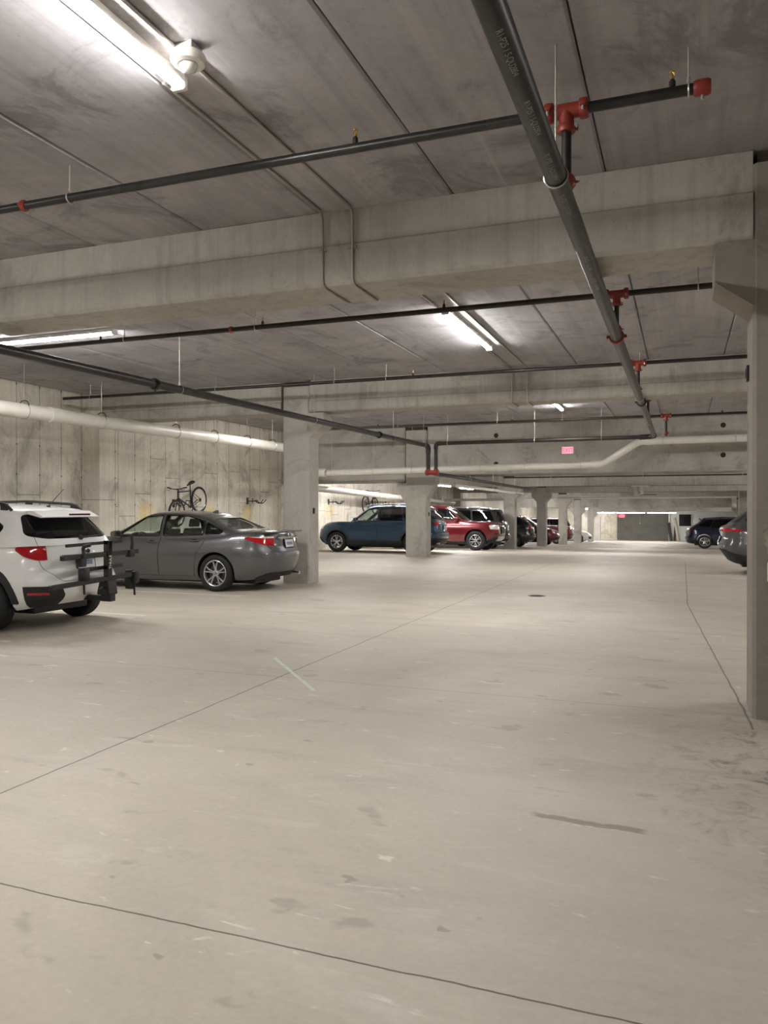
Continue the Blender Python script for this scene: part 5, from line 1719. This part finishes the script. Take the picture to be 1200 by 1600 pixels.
PICKUP = dict(L=5.40, W=1.89, wr=0.385, ar=0.45, xfa=1.77, xra=-1.48, rim=0.235, tw=0.25, spokes=(6, 'pair'), rim_mat='alloy',
    ztop=[(-2.7, 1.16), (-2.5, 1.18), (-.9, 1.17), (-.8, 1.14), (0, 1.13), (1.0, 1.13), (1.3, 1.135), (1.9, 1.125), (2.4, 1.09), (2.6, 1.055), (2.7, 1.02)],
    zb=[(-2.7, .52), (-2.3, .42), (-1.6, .36), (1.6, .34), (2.2, .36), (2.7, .44)],
    nose=[(0, .16), (.12, .04), (.35, 0), (.7, .0), (.9, .02), (1, .08)],
    tail=[(0, .06), (.1, .02), (.3, 0), (.9, .01), (1, .05)],
    side=[(0, .10), (.1, .05), (.25, .02), (.5, .0), (.68, .0), (.76, .015), (.86, .03), (.94, .05), (1, .10)],
    wx=[(-2.7, .98), (-1.5, 1), (.8, 1), (1.9, 1), (2.7, .97)], p=16, crown=.035,
    roof=[(-1.1, 1.70), (-.5, 1.755), (0, 1.77), (.3, 1.755), (.6, 1.72), (1.3, 1.62)], roof_crown=.025,
    gf=[(0, 1.45), (.4, 1.13), (.7, .88), (.9, .68), (1, .54)], gr=[(0, -1.02), (.5, -.97), (.9, -.90), (1, -.82)], gw=[(0, .84), (.3, .82), (.6, .765), (.85, .71), (.95, .675), (1, .61)],
    ws=[(-.68, 1.20), (.68, 1.20), (.60, 1.65), (-.60, 1.65)], ws_x0=.2,
    rw=[(-.6, 1.25), (.6, 1.25), (.55, 1.6), (-.55, 1.6)], rw_x1=-.6,
    win=[[(1.08, 1.20), (.60, 1.60), (.15, 1.665), (.12, 1.20)], [(.04, 1.20), (.07, 1.665), (-.62, 1.65), (-.76, 1.22)]],
    win_door=['front_door', 'rear_door'], wmat=['glass_clear', 'glass_dark'], trim='black_gloss',
    doors=[('front_door', [(1.17, .48), (1.17, 1.16), (.62, 1.64), (.10, 1.70), (.08, 1.1), (.08, .48)]), ('rear_door', [(.07, .48), (.07, 1.1), (.09, 1.70), (-.66, 1.69), (-.82, 1.18), (-.85, .48)])],
    handles=[('front_door', .22, 1.05), ('rear_door', -.70, 1.05)], mirror=(.95, 1.23), seat=(.35, -.40, .62), dash=1.15, bed=(-2.6, -1.12, .72), plate=.70,
    lids=[('hood', 'z', rnd_poly([(1.32, -.76), (1.32, .76), (2.50, .70), (2.50, -.70)], .08), .9, 1.4)],
    patches=[
        ('headlight', 'y', rnd_poly([(2.9, .82), (2.9, 1.0), (2.42, 1.02), (2.30, .98), (2.36, .84)], .02), .52, 1.3, .008, 'clear_lamp'),
        ('grille', 'x', rnd_poly([(-.54, .66), (.54, .66), (.58, .98), (-.58, .98)], .03), 2.3, 3.2, .012, 'chrome', 'L', False),
        ('grille_mesh', 'x', rnd_poly([(-.46, .70), (.46, .70), (.50, .94), (-.50, .94)], .03), 2.3, 3.2, .018, 'black_gloss', 'L', False),
        ('fog_light', 'y', rnd_poly([(2.9, .60), (2.9, .70), (2.52, .70), (2.50, .60)], .02), .60, 1.3, .008, 'black_gloss'),
        ('front_skirt', 'x', [(-.9, .3), (.9, .3), (.8, .52), (-.8, .52)], 2.2, 3.2, .012, 'textured_black', 'L', False),
        ('skid_plate', 'x', rnd_poly([(-.5, .38), (.5, .38), (.6, .56), (-.6, .56)], .03), 2.3, 3.2, .018, 'alloy', 'L', False),
        ('tail_light', 'y', rnd_poly([(-2.9, .80), (-2.9, 1.1), (-2.58, 1.1), (-2.58, .80)], .02), .60, 1.3, .008, 'tail_red'),
    ])

def variant(base, **kw):
    d = dict(base)
    d.update(kw)
    return d

BIG_SUV = variant(COMPACT_SUV, L=4.95, W=1.95, wr=0.38, ar=0.43, xfa=1.48, xra=-1.42, rim=0.24, spokes=(6, 'single'),
    ztop=[(-2.48, 1.08), (-2.3, 1.14), (-1.2, 1.13), (0, 1.12), (.9, 1.12), (1.3, 1.12), (1.9, 1.06), (2.25, .98), (2.48, .85)],
    roof=[(-2.4, 1.72), (-1.9, 1.75), (-1.0, 1.79), (-.2, 1.80), (.2, 1.79), (.6, 1.75), (1.3, 1.65)],
    gf=[(0, 1.42), (.4, 1.14), (.7, .92), (.9, .74), (1, .6)], gr=[(0, -2.34), (.15, -2.32), (.5, -2.24), (.8, -2.12), (1, -2.06)], gw=[(0, .87), (.3, .845), (.6, .80), (.85, .75), (.95, .71), (1, .64)],
    ws=[(-.7, 1.19), (.7, 1.19), (.6, 1.68), (-.6, 1.68)], rw=[(-.7, 1.24), (.7, 1.24), (.6, 1.64), (-.6, 1.64)], rw_x1=-1.9,
    win=[[(1.02, 1.18), (.58, 1.62), (.10, 1.69), (.07, 1.19)], [(-.01, 1.19), (.02, 1.69), (-.85, 1.685), (-.92, 1.20)], [(-1.0, 1.20), (-.93, 1.68), (-1.75, 1.65), (-1.95, 1.24)]],
    wmat=['glass_mid', 'glass_dark', 'glass_dark'],
    doors=[('front_door', [(1.1, .40), (1.1, 1.14), (.62, 1.66), (.06, 1.73), (.04, 1.0), (.04, .40)]), ('rear_door', [(.03, .40), (.03, 1.0), (.05, 1.73), (-.88, 1.725), (-.97, 1.14), (-1.0, .82), (-.95, .58), (-.94, .40)])],
    mirror=(.88, 1.21), plate=.92,
    lids=[('tailgate', 'x', rnd_poly([(-.66, .66), (.66, .66), (.72, 1.16), (.66, 1.68), (-.66, 1.68), (-.72, 1.16)], .05), -2.8, -2.0)],
    patches=[
        ('tail_light', 'y', rnd_poly([(-2.7, .92), (-2.7, 1.12), (-2.3, 1.13), (-2.16, 1.10), (-2.25, .94)], .015), .58, 1.3, .010, 'tail_red'),
        ('headlight', 'y', rnd_poly([(2.7, .80), (2.7, .95), (2.2, 1.0), (2.1, .98), (2.2, .84)], .02), .45, 1.3, .006, 'clear_lamp'),
        ('grille', 'x', rnd_poly([(-.5, .70), (.5, .70), (.55, .96), (-.55, .96)], .03), 1.9, 3, .008, 'chrome', 'L', False),
        ('rear_skirt', 'x', [(-1, .2), (1, .2), (1, .46), (-1, .46)], -3, -1.85, .008, 'textured_black', 'L', False)],
    rails=(-1.9, .5, .70, 'alloy'), exhaust=(-2.35, .5, .34))

SLEEK_SUV = variant(COMPACT_SUV, L=4.62, W=1.88, wr=0.36, ar=0.405, xfa=1.40, xra=-1.31, rim=0.25, spokes=(5, 'thin'), arch_trim=0.0, handle_mat=None,
    roof=[(-2.2, 1.46), (-1.75, 1.52), (-1.0, 1.59), (-.2, 1.62), (.2, 1.615), (.6, 1.58), (1.3, 1.5)],
    gr=[(0, -2.16), (.15, -2.08), (.4, -1.90), (.7, -1.66), (.9, -1.55), (.95, -1.60), (1, -1.52)], rails=(-1.45, .4, .62, 'textured_black'),
    win=[[(1.02, 1.09), (.50, 1.48), (.05, 1.53), (.03, 1.10)], [(-.05, 1.10), (-.03, 1.53), (-.80, 1.50), (-.98, 1.14)], [(-1.05, 1.15), (-.88, 1.49), (-1.25, 1.44), (-1.62, 1.24), (-1.55, 1.20)]],
    patches=[
        ('tail_light', 'y', rnd_poly([(-2.6, .96), (-2.6, 1.06), (-2.1, 1.085), (-1.80, 1.075), (-1.95, 1.0), (-2.15, .95)], .015), .45, 1.3, .008, 'tail_red'),
        ('reverse_light', 'y', rnd_poly([(-2.6, 1.0), (-2.6, 1.04), (-2.2, 1.05), (-2.2, 1.0)], .01), .5, 1.3, .010, 'clear_lamp'),
        ('headlight', 'y', rnd_poly([(2.5, .78), (2.5, .86), (2.1, .94), (1.85, .94), (2.05, .82)], .02), .38, 1.3, .006, 'clear_lamp'),
        ('grille', 'x', rnd_poly([(-.55, .55), (.55, .55), (.62, .82), (-.62, .82)], .03), 1.9, 3, .006, 'black_gloss', 'L', False),
        ('rear_skirt', 'x', [(-.9, .2), (.9, .2), (.9, .44), (-.9, .44)], -3, -1.78, .008, 'textured_black', 'L', False),
        ('sill_cladding', 'y', [(-1.0, .2), (1.05, .2), (1.05, .34), (-1.0, .34)], .5, 1.3, .009, 'textured_black')])

FASTBACK_SUV = variant(COMPACT_SUV, L=4.68, W=1.9, wr=0.36, ar=0.41, xfa=1.42, xra=-1.33, rim=0.25, spokes=(5, 'thin'), arch_trim=0.0,
    ztop=[(-2.34, 1.02), (-2.25, 1.075), (-2.1, 1.10), (-1.2, 1.085), (0, 1.05), (.9, 1.04), (1.3, 1.04), (1.8, .99), (2.15, .90), (2.34, .78)],
    zb=[(-2.34, .46), (-2.2, .36), (-1.9, .25), (-1.5, .22), (1.6, .22), (2.1, .26), (2.34, .32)],
    tail=[(0, .22), (.12, .12), (.26, .03), (.36, .0), (.46, .02), (.56, .055), (.66, .075), (.80, .06), (.92, .045), (1, .09)],
    roof=[(-2.2, 1.47), (-1.75, 1.54), (-1.0, 1.61), (-.2, 1.64), (.2, 1.635), (.6, 1.6), (1.3, 1.5)],
    gr=[(0, -2.24), (.12, -2.18), (.4, -2.02), (.7, -1.83), (.88, -1.70), (.94, -1.72), (1, -1.64)],
    win=[[(1.02, 1.10), (.50, 1.49), (.05, 1.55), (.03, 1.11)], [(-.05, 1.11), (-.03, 1.55), (-.80, 1.52), (-.98, 1.14)], [(-1.05, 1.15), (-.88, 1.52), (-1.45, 1.48), (-1.78, 1.24), (-1.70, 1.17)]],
    rw=[(-.66, 1.19), (.66, 1.19), (.54, 1.48), (-.54, 1.48)], rw_x1=-1.5,
    lids=[('tailgate', 'x', rnd_poly([(-.62, .62), (.62, .62), (.68, 1.1), (.60, 1.52), (-.60, 1.52), (-.68, 1.1)], .05), -2.7, -1.72)],
    patches=[
        ('tail_light', 'y', rnd_poly([(-2.6, .985), (-2.6, 1.055), (-2.12, 1.068), (-1.80, 1.03), (-1.95, .985), (-2.15, .975)], .012), -1.3, 1.3, .010, 'tail_red', 'L', False),
        ('light_bar', 'y', [(-2.6, 1.055), (-2.6, 1.068), (-2.12, 1.081), (-1.86, 1.055), (-2.1, 1.062)], .2, 1.3, .012, 'chrome'),
        ('bumper_insert', 'x', rnd_poly([(-.95, .25), (.95, .25), (.95, .42), (.55, .58), (-.55, .58), (-.95, .42)], .05), -3, -1.76, .009, 'textured_black', 'L', False),
        ('headlight', 'y', rnd_poly([(2.5, .78), (2.5, .86), (2.1, .94), (1.85, .94), (2.05, .82)], .02), .38, 1.3, .006, 'clear_lamp'),
        ('sill_cladding', 'y', [(-1.9, .2), (1.05, .2), (1.05, .36), (-.9, .36), (-1.9, .40)], .5, 1.3, .009, 'textured_black')], rails=(-1.45, .4, .64, 'textured_black'), plate=.78)
for _k in ('exhaust',):
    FASTBACK_SUV.pop(_k, None)

LOW_SEDAN = variant(SEDAN, spokes=(5, 'single'), wmat=['glass_mid', 'glass_dark', 'glass_dark'])

LONG_HOOD_SUV = variant(COMPACT_SUV, spokes=(5, 'pair'),
    gf=[(0, 1.20), (.4, .90), (.7, .66), (.9, .46), (1, .33)], ztop=[(-2.35, 1.02), (-2.2, 1.08), (-1.2, 1.07), (0, 1.04), (.9, 1.05), (1.3, 1.05), (1.8, 1.02), (2.15, .94), (2.35, .80)],
    roof=[(-2.2, 1.54), (-1.75, 1.575), (-1.0, 1.61), (-.3, 1.625), (.1, 1.61), (.45, 1.575), (1.2, 1.5)],
    win=[[(.80, 1.09), (.33, 1.47), (-.05, 1.53), (-.07, 1.10)], [(-.15, 1.10), (-.13, 1.53), (-.88, 1.52), (-1.0, 1.12)], [(-1.07, 1.12), (-.95, 1.515), (-1.50, 1.48), (-1.72, 1.22), (-1.66, 1.15)]],
    doors=[('front_door', [(.96, .36), (.96, 1.06), (.37, 1.50), (-.08, 1.565), (-.10, 1.0), (-.10, .36)]),
           ('rear_door', [(-.11, .36), (-.11, 1.0), (-.09, 1.565), (-.90, 1.555), (-1.04, 1.08), (-.99, .78), (-.93, .55), (-.92, .36)])],
    handles=[('front_door', .04, .96), ('rear_door', -.86, .98)], mirror=(.66, 1.13), seat=(.12, -.70, .52), dash=.92, ws_x0=.05)
# ================================================================== PARKED CARS
def put(sp, label, x, y, head, pm, **k):
    sp = dict(sp)
    sp['patches'] = [tuple(pm if q == 'PAINT' else q for q in p) for p in sp['patches']]
    slope = math.atan((floor_z(y + 0.5) - floor_z(y - 0.5)))
    return build_car(sp, label, (x, y), head, pm, roll=slope, **k)

# --- white SUV nearest on the left, nose to the wall
white, D = put(CROSS, 'white SUV at the left edge with a black folded bike rack on its tail', -9.235, 8.10, PI, M['paint_white'])
zr = D['zr']
b = BM(); prism(b, rnd_poly([(-2.02, 1.425), (-1.72, 1.50), (-1.60, 1.505), (-1.62, 1.465), (-1.80, 1.425), (-2.0, 1.41)], .01), 'y', -.50, .50)
for v in b.verts:
    v.co.z -= 0.16 * max(0, abs(v.co.y) - 0.35)
    if v.co.x < -1.9:
        v.co.x += 0.5 * max(0, abs(v.co.y) - 0.25)
spo = obj('roof_spoiler', b, M['paint_white'], white, 40)
b = BM(); box(b, -2.035, -1.99, -.17, .17, 1.417, 1.44, .006); obj('brake_light', b, M['dark_tail'], spo)
b = BM(); lathe(b, [(0.0, 0.0), (0.03, 0.0), (0.024, 0.02), (0.0, 0.028)], 12, 'z', (-1.55, 0.05, zr(-1.55) + 0.025)); tube(b, [(-1.55, 0.05, zr(-1.55) + .04), (-1.80, 0.05, zr(-1.55) + 0.26)], [0.006, 0.003], 6); obj('antenna', b, M['black_plastic'], white, 40)
b = BM(); lathe(b, [(0.0, -0.004), (0.045, -0.004), (0.055, 0.004), (0.0, 0.006)], 20, 'x', (-2.20, 0, 0.965)); 
for v in b.verts:
    v.co.z = 0.965 + (v.co.z - 0.965) * 0.6; v.co.x = -2.125 - (v.co.x + 2.20) * 1.5
obj('badge', b, M['chrome'], white, 40)
b = BM(); box(b, -2.145, -2.10, -.42, .42, .905, .935, .008); obj('garnish', b, M['chrome'], white)

# --- grey sedan
grey, D = put(SEDAN, 'grey sedan parked nose to the left wall beside the first column', -9.22, 13.16, PI, M['paint_grey'])
zt = D['zt']
b = BM(); prism(b, rnd_poly([(-2.40, 1.085), (-2.40, 1.105), (-2.16, 1.115), (-2.10, 1.085)], .008), 'y', -.62, .62)
for v in b.verts:
    v.co.z -= 0.09 * max(0, abs(v.co.y) - 0.40) 
    v.co.x += 0.25 * max(0, abs(v.co.y) - 0.30)
obj('trunk_spoiler', b, M['paint_grey'], D['lids'].get('trunk_lid', grey), 40)
b = BM(); box(b, -2.365, -2.31, -.36, .36, .955, .985, .008); obj('chrome_garnish', b, M['chrome'], grey)
b = BM()
for (rw_, rh) in ((0.062, 0.042), (0.03, 0.040), (0.048, 0.017)):
    pts = [(-2.372, math.cos(2 * PI * k / 24) * rw_, 1.025 + (0.016 if rw_ == 0.048 else 0) + math.sin(2 * PI * k / 24) * rh) for k in range(24)]
    tube(b, pts, 0.0055, 6, closed=True)
obj('emblem', b, M['chrome'], grey, 60)

# --- blue SUV behind the second column
blue, D = put(LONG_HOOD_SUV, 'dark blue SUV parked behind the second column', -9.90, 26.2, PI, M['paint_blue'])
# --- red pickup, nose to the lane
red, D = put(PICKUP, 'red pickup truck facing the lane behind the blue SUV', -9.37, 31.2, 0.0, M['paint_red'], name='pickup_truck')
put(BIG_SUV, 'tall black SUV with silver roof rails between the red pickup and a column', -9.62, 34.75, PI, M['paint_black'])
put(COMPACT_SUV, 'small black SUV with a bright red tail lamp between two far columns', -9.55, 41.6, PI, M['paint_black'])
put(COMPACT_SUV, 'red SUV facing the lane between two far columns', -9.42, 49.4, 0.0, M['paint_red'], detail=1)
put(BIG_SUV, 'maroon SUV with black windows beyond the red SUV', -9.7, 57.2, PI, M['paint_maroon'], detail=1)
put(LOW_SEDAN, 'white sedan facing the lane at the far end of the left row', -9.28, 66.0, 0.0, M['paint_silver'], detail=1)
# --- right side
put(SLEEK_SUV, 'navy blue SUV on the far right with silver wheels', 2.43, 46.15, 0.0, M['paint_navy'])
put(FASTBACK_SUV, 'slate grey SUV at right, half hidden by the near right column', 3.12, 20.3, 0.0, M['paint_slate'])
bpy.data.scenes.remove(WORK)

# ================================================================== BIKE RACK ON THE WHITE SUV
rk = thing('bike_rack', 'black folded bike rack mounted on the tail of the white SUV', 'bike rack', (-6.99, 8.10, 0.0))
b = BM(); box(b, -0.30, 0.24, -0.032, 0.032, 0.34, 0.405, 0.008); box(b, 0.13, 0.29, -0.05, 0.05, 0.335, 0.47, 0.012); obj('hitch_bar', b, M['black_plastic'], rk)
b = BM(); box(b, 0.17, 0.25, -0.04, 0.04, 0.42, 1.10, 0.010); mast = obj('mast', b, M['black_gloss'], rk)
tb = text_bm('THULE', 0.058, 0.001)
bmesh.ops.transform(tb, matrix=Matrix.Translation((0.2515, 0.0, 0.83)) @ Matrix.Rotation(PI / 2, 4, 'Z') @ Matrix.Rotation(PI / 2, 4, 'X') @ Matrix.Rotation(PI / 2, 4, 'Z'), verts=tb.verts)
obj('lettering', tb, M['sticker'], mast, label='white vertical lettering on the mast')
b = BM(); prism(b, rnd_poly([(0.10, 0.42), (0.30, 0.42), (0.27, 0.60), (0.15, 0.62)], .03), 'y', -0.075, 0.075); obj('pivot', b, M['textured_black'], rk, 40)
def tray(y0, y1, x, z, w, h, nm='wheel_tray', tilt=0.0):
    b = BM()
    prism(b, rnd_poly([(-w / 2, -h / 2), (w / 2, -h / 2), (w / 2, h / 2), (w / 4, h / 4), (-w / 4, h / 4), (-w / 2, h / 2)], .01, 2), 'x', 0, 1)
    for v in b.verts:
        t_ = v.co.x
        v.co = Vector((x + v.co.y, y0 + (y1 - y0) * t_, z + v.co.z + tilt * (t_ - .5)))
    return obj(nm, b, M['textured_black'], rk)
tray(-0.66, 0.30, 0.16, 1.07, 0.045, 0.040, 'wheel_tray', 0.02)
tray(-0.78, 0.58, 0.20, 0.93, 0.06, 0.065, 'wheel_tray', 0.02)
tray(-0.28, 0.35, 0.13, 0.76, 0.045, 0.045, 'wheel_tray', 0.02)
tray(-0.98, 0.42, 0.22, 0.615, 0.055, 0.06, 'wheel_tray', 0.05)
for (y, z0, z1) in ((-0.48, 0.86, 1.04), (0.42, 0.93, 1.16)):
    b = BM()
    tube(b, bend([(0.22, y, z0 - 0.05), (0.24, y + 0.02, (z0 + z1) / 2), (0.20, y + 0.05, z1), (0.28, y + 0.09, z1 + 0.02)], .04), 0.022, 8)
    box(b, 0.18, 0.26, y - 0.05, y + 0.05, z0 - 0.06, z0 + 0.04, 0.012)
    obj('wheel_cradle', b, M['textured_black'], rk, 50)
for (y, z) in ((-0.42, 0.72), (0.52, 0.62)):
    b = BM()
    box(b, 0.15, 0.26, y - 0.05, y + 0.05, z - 0.10, z + 0.06, 0.02)
    tube(b, [(0.20, y, z - 0.08), (0.21, y, z - 0.26)], 0.014, 8)
    obj('clamp_hook', b, M['black_plastic'], rk, 50)
b = BM(); tube(b, bend([(0.21, -0.03, 0.50), (0.25, -0.16, 0.53), (0.25, -0.22, 0.50)], .04), 0.012, 8); obj('release_handle', b, M['black_plastic'], rk, 60)
b = BM()
prism(b, rnd_poly([(-0.03, 0.44), (0.03, 0.44), (0.045, 0.62), (0.03, 0.70), (-0.03, 0.70), (-0.045, 0.6)], .02), 'x', 0.10, 0.2)
for v in b.verts:
    v.co.y += 0.50
obj('end_cradle', b, M['textured_black'], rk, 40)

# ================================================================== BICYCLES AND WALL HOOKS
def wall_hook(label, y, z, reach=0.62):
    t = thing('bike_hook', label, 'bike hook', (XL, y, z), group='wall mounted bike hooks')
    b = BM(); box(b, 0, 0.025, -0.05, 0.05, -0.10, 0.11, 0.006); obj('wall_plate', b, M['black_plastic'], t)
    b = BM(); tube(b, [(0.02, 0, 0), (reach * 0.6, 0, -0.005)], 0.017, 8); obj('arm', b, M['bike_black'], t, 60)
    b = BM()
    tube(b, [(reach * 0.30, 0, 0.085), (reach * 0.30, 0, -0.07)], 0.014, 8)
    obj('post', b, M['bike_black'], t, 60)
    for s in (-1, 1):
        b = BM()
        tube(b, bend([(reach * 0.5, s * 0.05, 0.02), (reach * 0.62, s * 0.07, -0.06), (reach * 0.82, s * 0.08, -0.075), (reach * 1.0, s * 0.08, 0.045)], .06), 0.016, 8)
        tube(b, [(reach * 0.45, 0, 0), (reach * 0.5, s * 0.05, 0.02)], 0.014, 8)
        obj('cradle', b, M['bike_black'], t, 60)
    return t
wall_hook('empty black bike hook on the left wall right of the mountain bike', 21.4, 1.74)
wall_hook('empty black bike hook on the wall above the hood of the blue SUV', 27.4, 1.76)
wall_hook('empty black bike hook on the wall just above the blue SUV roof', 33.6, 1.72)
wall_hook('black bike hook on the left wall holding the mountain bike', 17.6, 1.64, 0.34)

def bicycle(label, loc, pitch, facing, fm, roll=0.0):
    """facing +1: front wheel towards +y; built in the local yz plane with the bottom bracket as origin"""
    t = thing('bicycle', label, 'bicycle', loc, (roll, 0, 0), 'bicycles on the left wall')
    f = facing
    def P(a, z, x=0.0):
        c, s = math.cos(pitch), math.sin(pitch)
        return Vector((x, f * (a * c - z * s), a * s + z * c))
    rear, front = (-0.43, 0.05), (0.64, 0.05)
    R = 0.335
    seat_t, head_t, head_b = (-0.14, 0.46), (0.40, 0.55), (0.45, 0.40)
    b = BM()
    tube(b, [P(0, 0), P(*seat_t)], 0.017, 8)
    tube(b, [P(-0.12, 0.41), P(*head_t)], 0.017, 8)
    tube(b, [P(0, 0), P(*head_b)], 0.021, 8)
    tube(b, [P(head_t[0] - .015, head_t[1] + .03), P(head_b[0] + .015, head_b[1] - .02)], 0.022, 8)
    for s in (-1, 1):
        tube(b, [P(0, 0, s * .03), P(*rear, s * .06)], 0.010, 6)
        tube(b, [P(-0.125, 0.42, s * .02), P(*rear, s * .06)], 0.009, 6)
    fr = obj('frame', b, fm, t, 60)
    b = BM()
    for s in (-1, 1):
        tube(b, [P(head_b[0] + .01, head_b[1] - .03, s * .05), P(*front, s * .055)], 0.014, 8)
    tube(b, [P(head_b[0] + .01, head_b[1] - .03, -.06), P(head_b[0] + .01, head_b[1] - .03, .06)], 0.016, 8)
    obj('fork', b, M['bike_black'], t, 60)
    for c in (rear, front):
        b = BM()
        tube(b, [P(c[0] + math.cos(2 * PI * k / 40) * R, c[1] + math.sin(2 * PI * k / 40) * R) for k in range(40)], 0.026, 8, closed=True)
        wh = obj('tyre', b, M['rubber'], t, 60)
        b = BM()
        tube(b, [P(c[0] + math.cos(2 * PI * k / 40) * (R - .032), c[1] + math.sin(2 * PI * k / 40) * (R - .032)) for k in range(40)], 0.011, 6, closed=True)
        obj('rim', b, M['alloy'], wh, 60)
        b = BM()
        for k in range(18):
            a = 2 * PI * k / 18
            tube(b, [P(c[0] + math.cos(a + .5) * .018, c[1] + math.sin(a + .5) * .018, (-1) ** k * .03), P(c[0] + math.cos(a) * (R - .035), c[1] + math.sin(a) * (R - .035))], 0.0018, 4)
        tube(b, [P(*c, -.05), P(*c, .05)], 0.018, 8)
        obj('spokes', b, M['zinc'], wh)
    b = BM()
    tube(b, [P(*seat_t), P(-0.18, 0.58)], 0.014, 8); obj('seat_post', b, M['bike_black'], t, 60)
    b = BM()
    prof = [(-0.36, .075, .035), (-0.31, .085, .045), (-0.22, .055, .035), (-0.12, .024, .025), (-0.07, .016, .018)]
    prev = None
    for (a, hw, th) in prof:
        ring = [b.verts.new(P(a + .03, 0.595 + math.sin(2 * PI * k / 10) * th - .3 * (a + .2) * .1, math.cos(2 * PI * k / 10) * hw)) for k in range(10)]
        if prev:
            for k in range(10):
                b.faces.new((prev[k], prev[(k + 1) % 10], ring[(k + 1) % 10], ring[k]))
        else:
            b.faces.new(ring)
        prev = ring
    b.faces.new(prev[::-1])
    obj('saddle', b, M['saddle'], t, 60)
    b = BM()
    tube(b, bend([P(.395, .57), P(.385, .63), P(.45, .65)], .02), 0.016, 8)
    tube(b, bend([P(.40, .68, -.30), P(.45, .655, -.12), P(.45, .65, 0), P(.45, .655, .12), P(.40, .68, .30)], .05), 0.012, 8)
    hb = obj('handlebar', b, M['bike_black'], t, 60)
    for s in (-1, 1):
        b = BM(); tube(b, [P(.40, .68, s * .30), P(.425, .669, s * .19)], 0.017, 8); obj('grip', b, M['rubber'], hb, 60)
        b = BM(); tube(b, [P(.44, .66, s * .18), P(.50, .63, s * .20), P(.47, .64, s * .28)], 0.007, 6); obj('brake_lever', b, M['bike_black'], hb, 60)
    b = BM()
    cr = [P(0 + math.cos(2 * PI * k / 24) * .085, math.sin(2 * PI * k / 24) * .085, .045) for k in range(24)]
    tube(b, cr, 0.006, 6, closed=True)
    for k in range(5):
        a = 2 * PI * k / 5
        tube(b, [P(0, 0, .045), P(math.cos(a) * .085, math.sin(a) * .085, .045)], 0.006, 6)
    tube(b, [P(0, 0, -.06), P(0, 0, .06)], 0.02, 8)
    tube(b, [P(0, 0, .06), P(.09, -.145, .065)], 0.011, 6)
    tube(b, [P(0, 0, -.06), P(-.09, .145, -.065)], 0.011, 6)
    ck = obj('crankset', b, M['bike_black'], t, 60)
    for (a, z, x) in ((.09, -.145, .11), (-.09, .145, -.11)):
        b = BM()
        c = P(a, z, x)
        box(b, c.x - .05, c.x + .05, c.y - .045, c.y + .045, c.z - .012, c.z + .012, .006)
        obj('pedal', b, M['black_plastic'], ck)
    b = BM()
    tube(b, [P(0, .085, .045), P(rear[0], rear[1] + .04, .045)], 0.005, 5)
    tube(b, [P(0, -.085, .045), P(rear[0] + .03, rear[1] - .09, .045), P(rear[0], rear[1] - .04, .045)], 0.005, 5)
    for rr in (.045, .035, .026):
        tube(b, [P(rear[0] + math.cos(2 * PI * k / 16) * rr, rear[1] + math.sin(2 * PI * k / 16) * rr, .04 + .3 * (.045 - rr)) for k in range(16)], 0.005, 5, closed=True)
    obj('chain', b, M['dark_pipe'], t, 60)
    for c, R2 in ((rear, R + .05), ) if fm is not None else ():
        pass
    return t
bicycle('black mountain bike hung on the left wall above the grey sedan, saddle up', (XL + 0.34, 17.9, 1.55), math.radians(-20), -1, M['bike_black'])
bicycle('dark bike hung on the wall beyond, above the windshield of the blue SUV', (XL + 0.34, 30.75, 1.62), math.radians(-3), 1, M['bike_grey'])
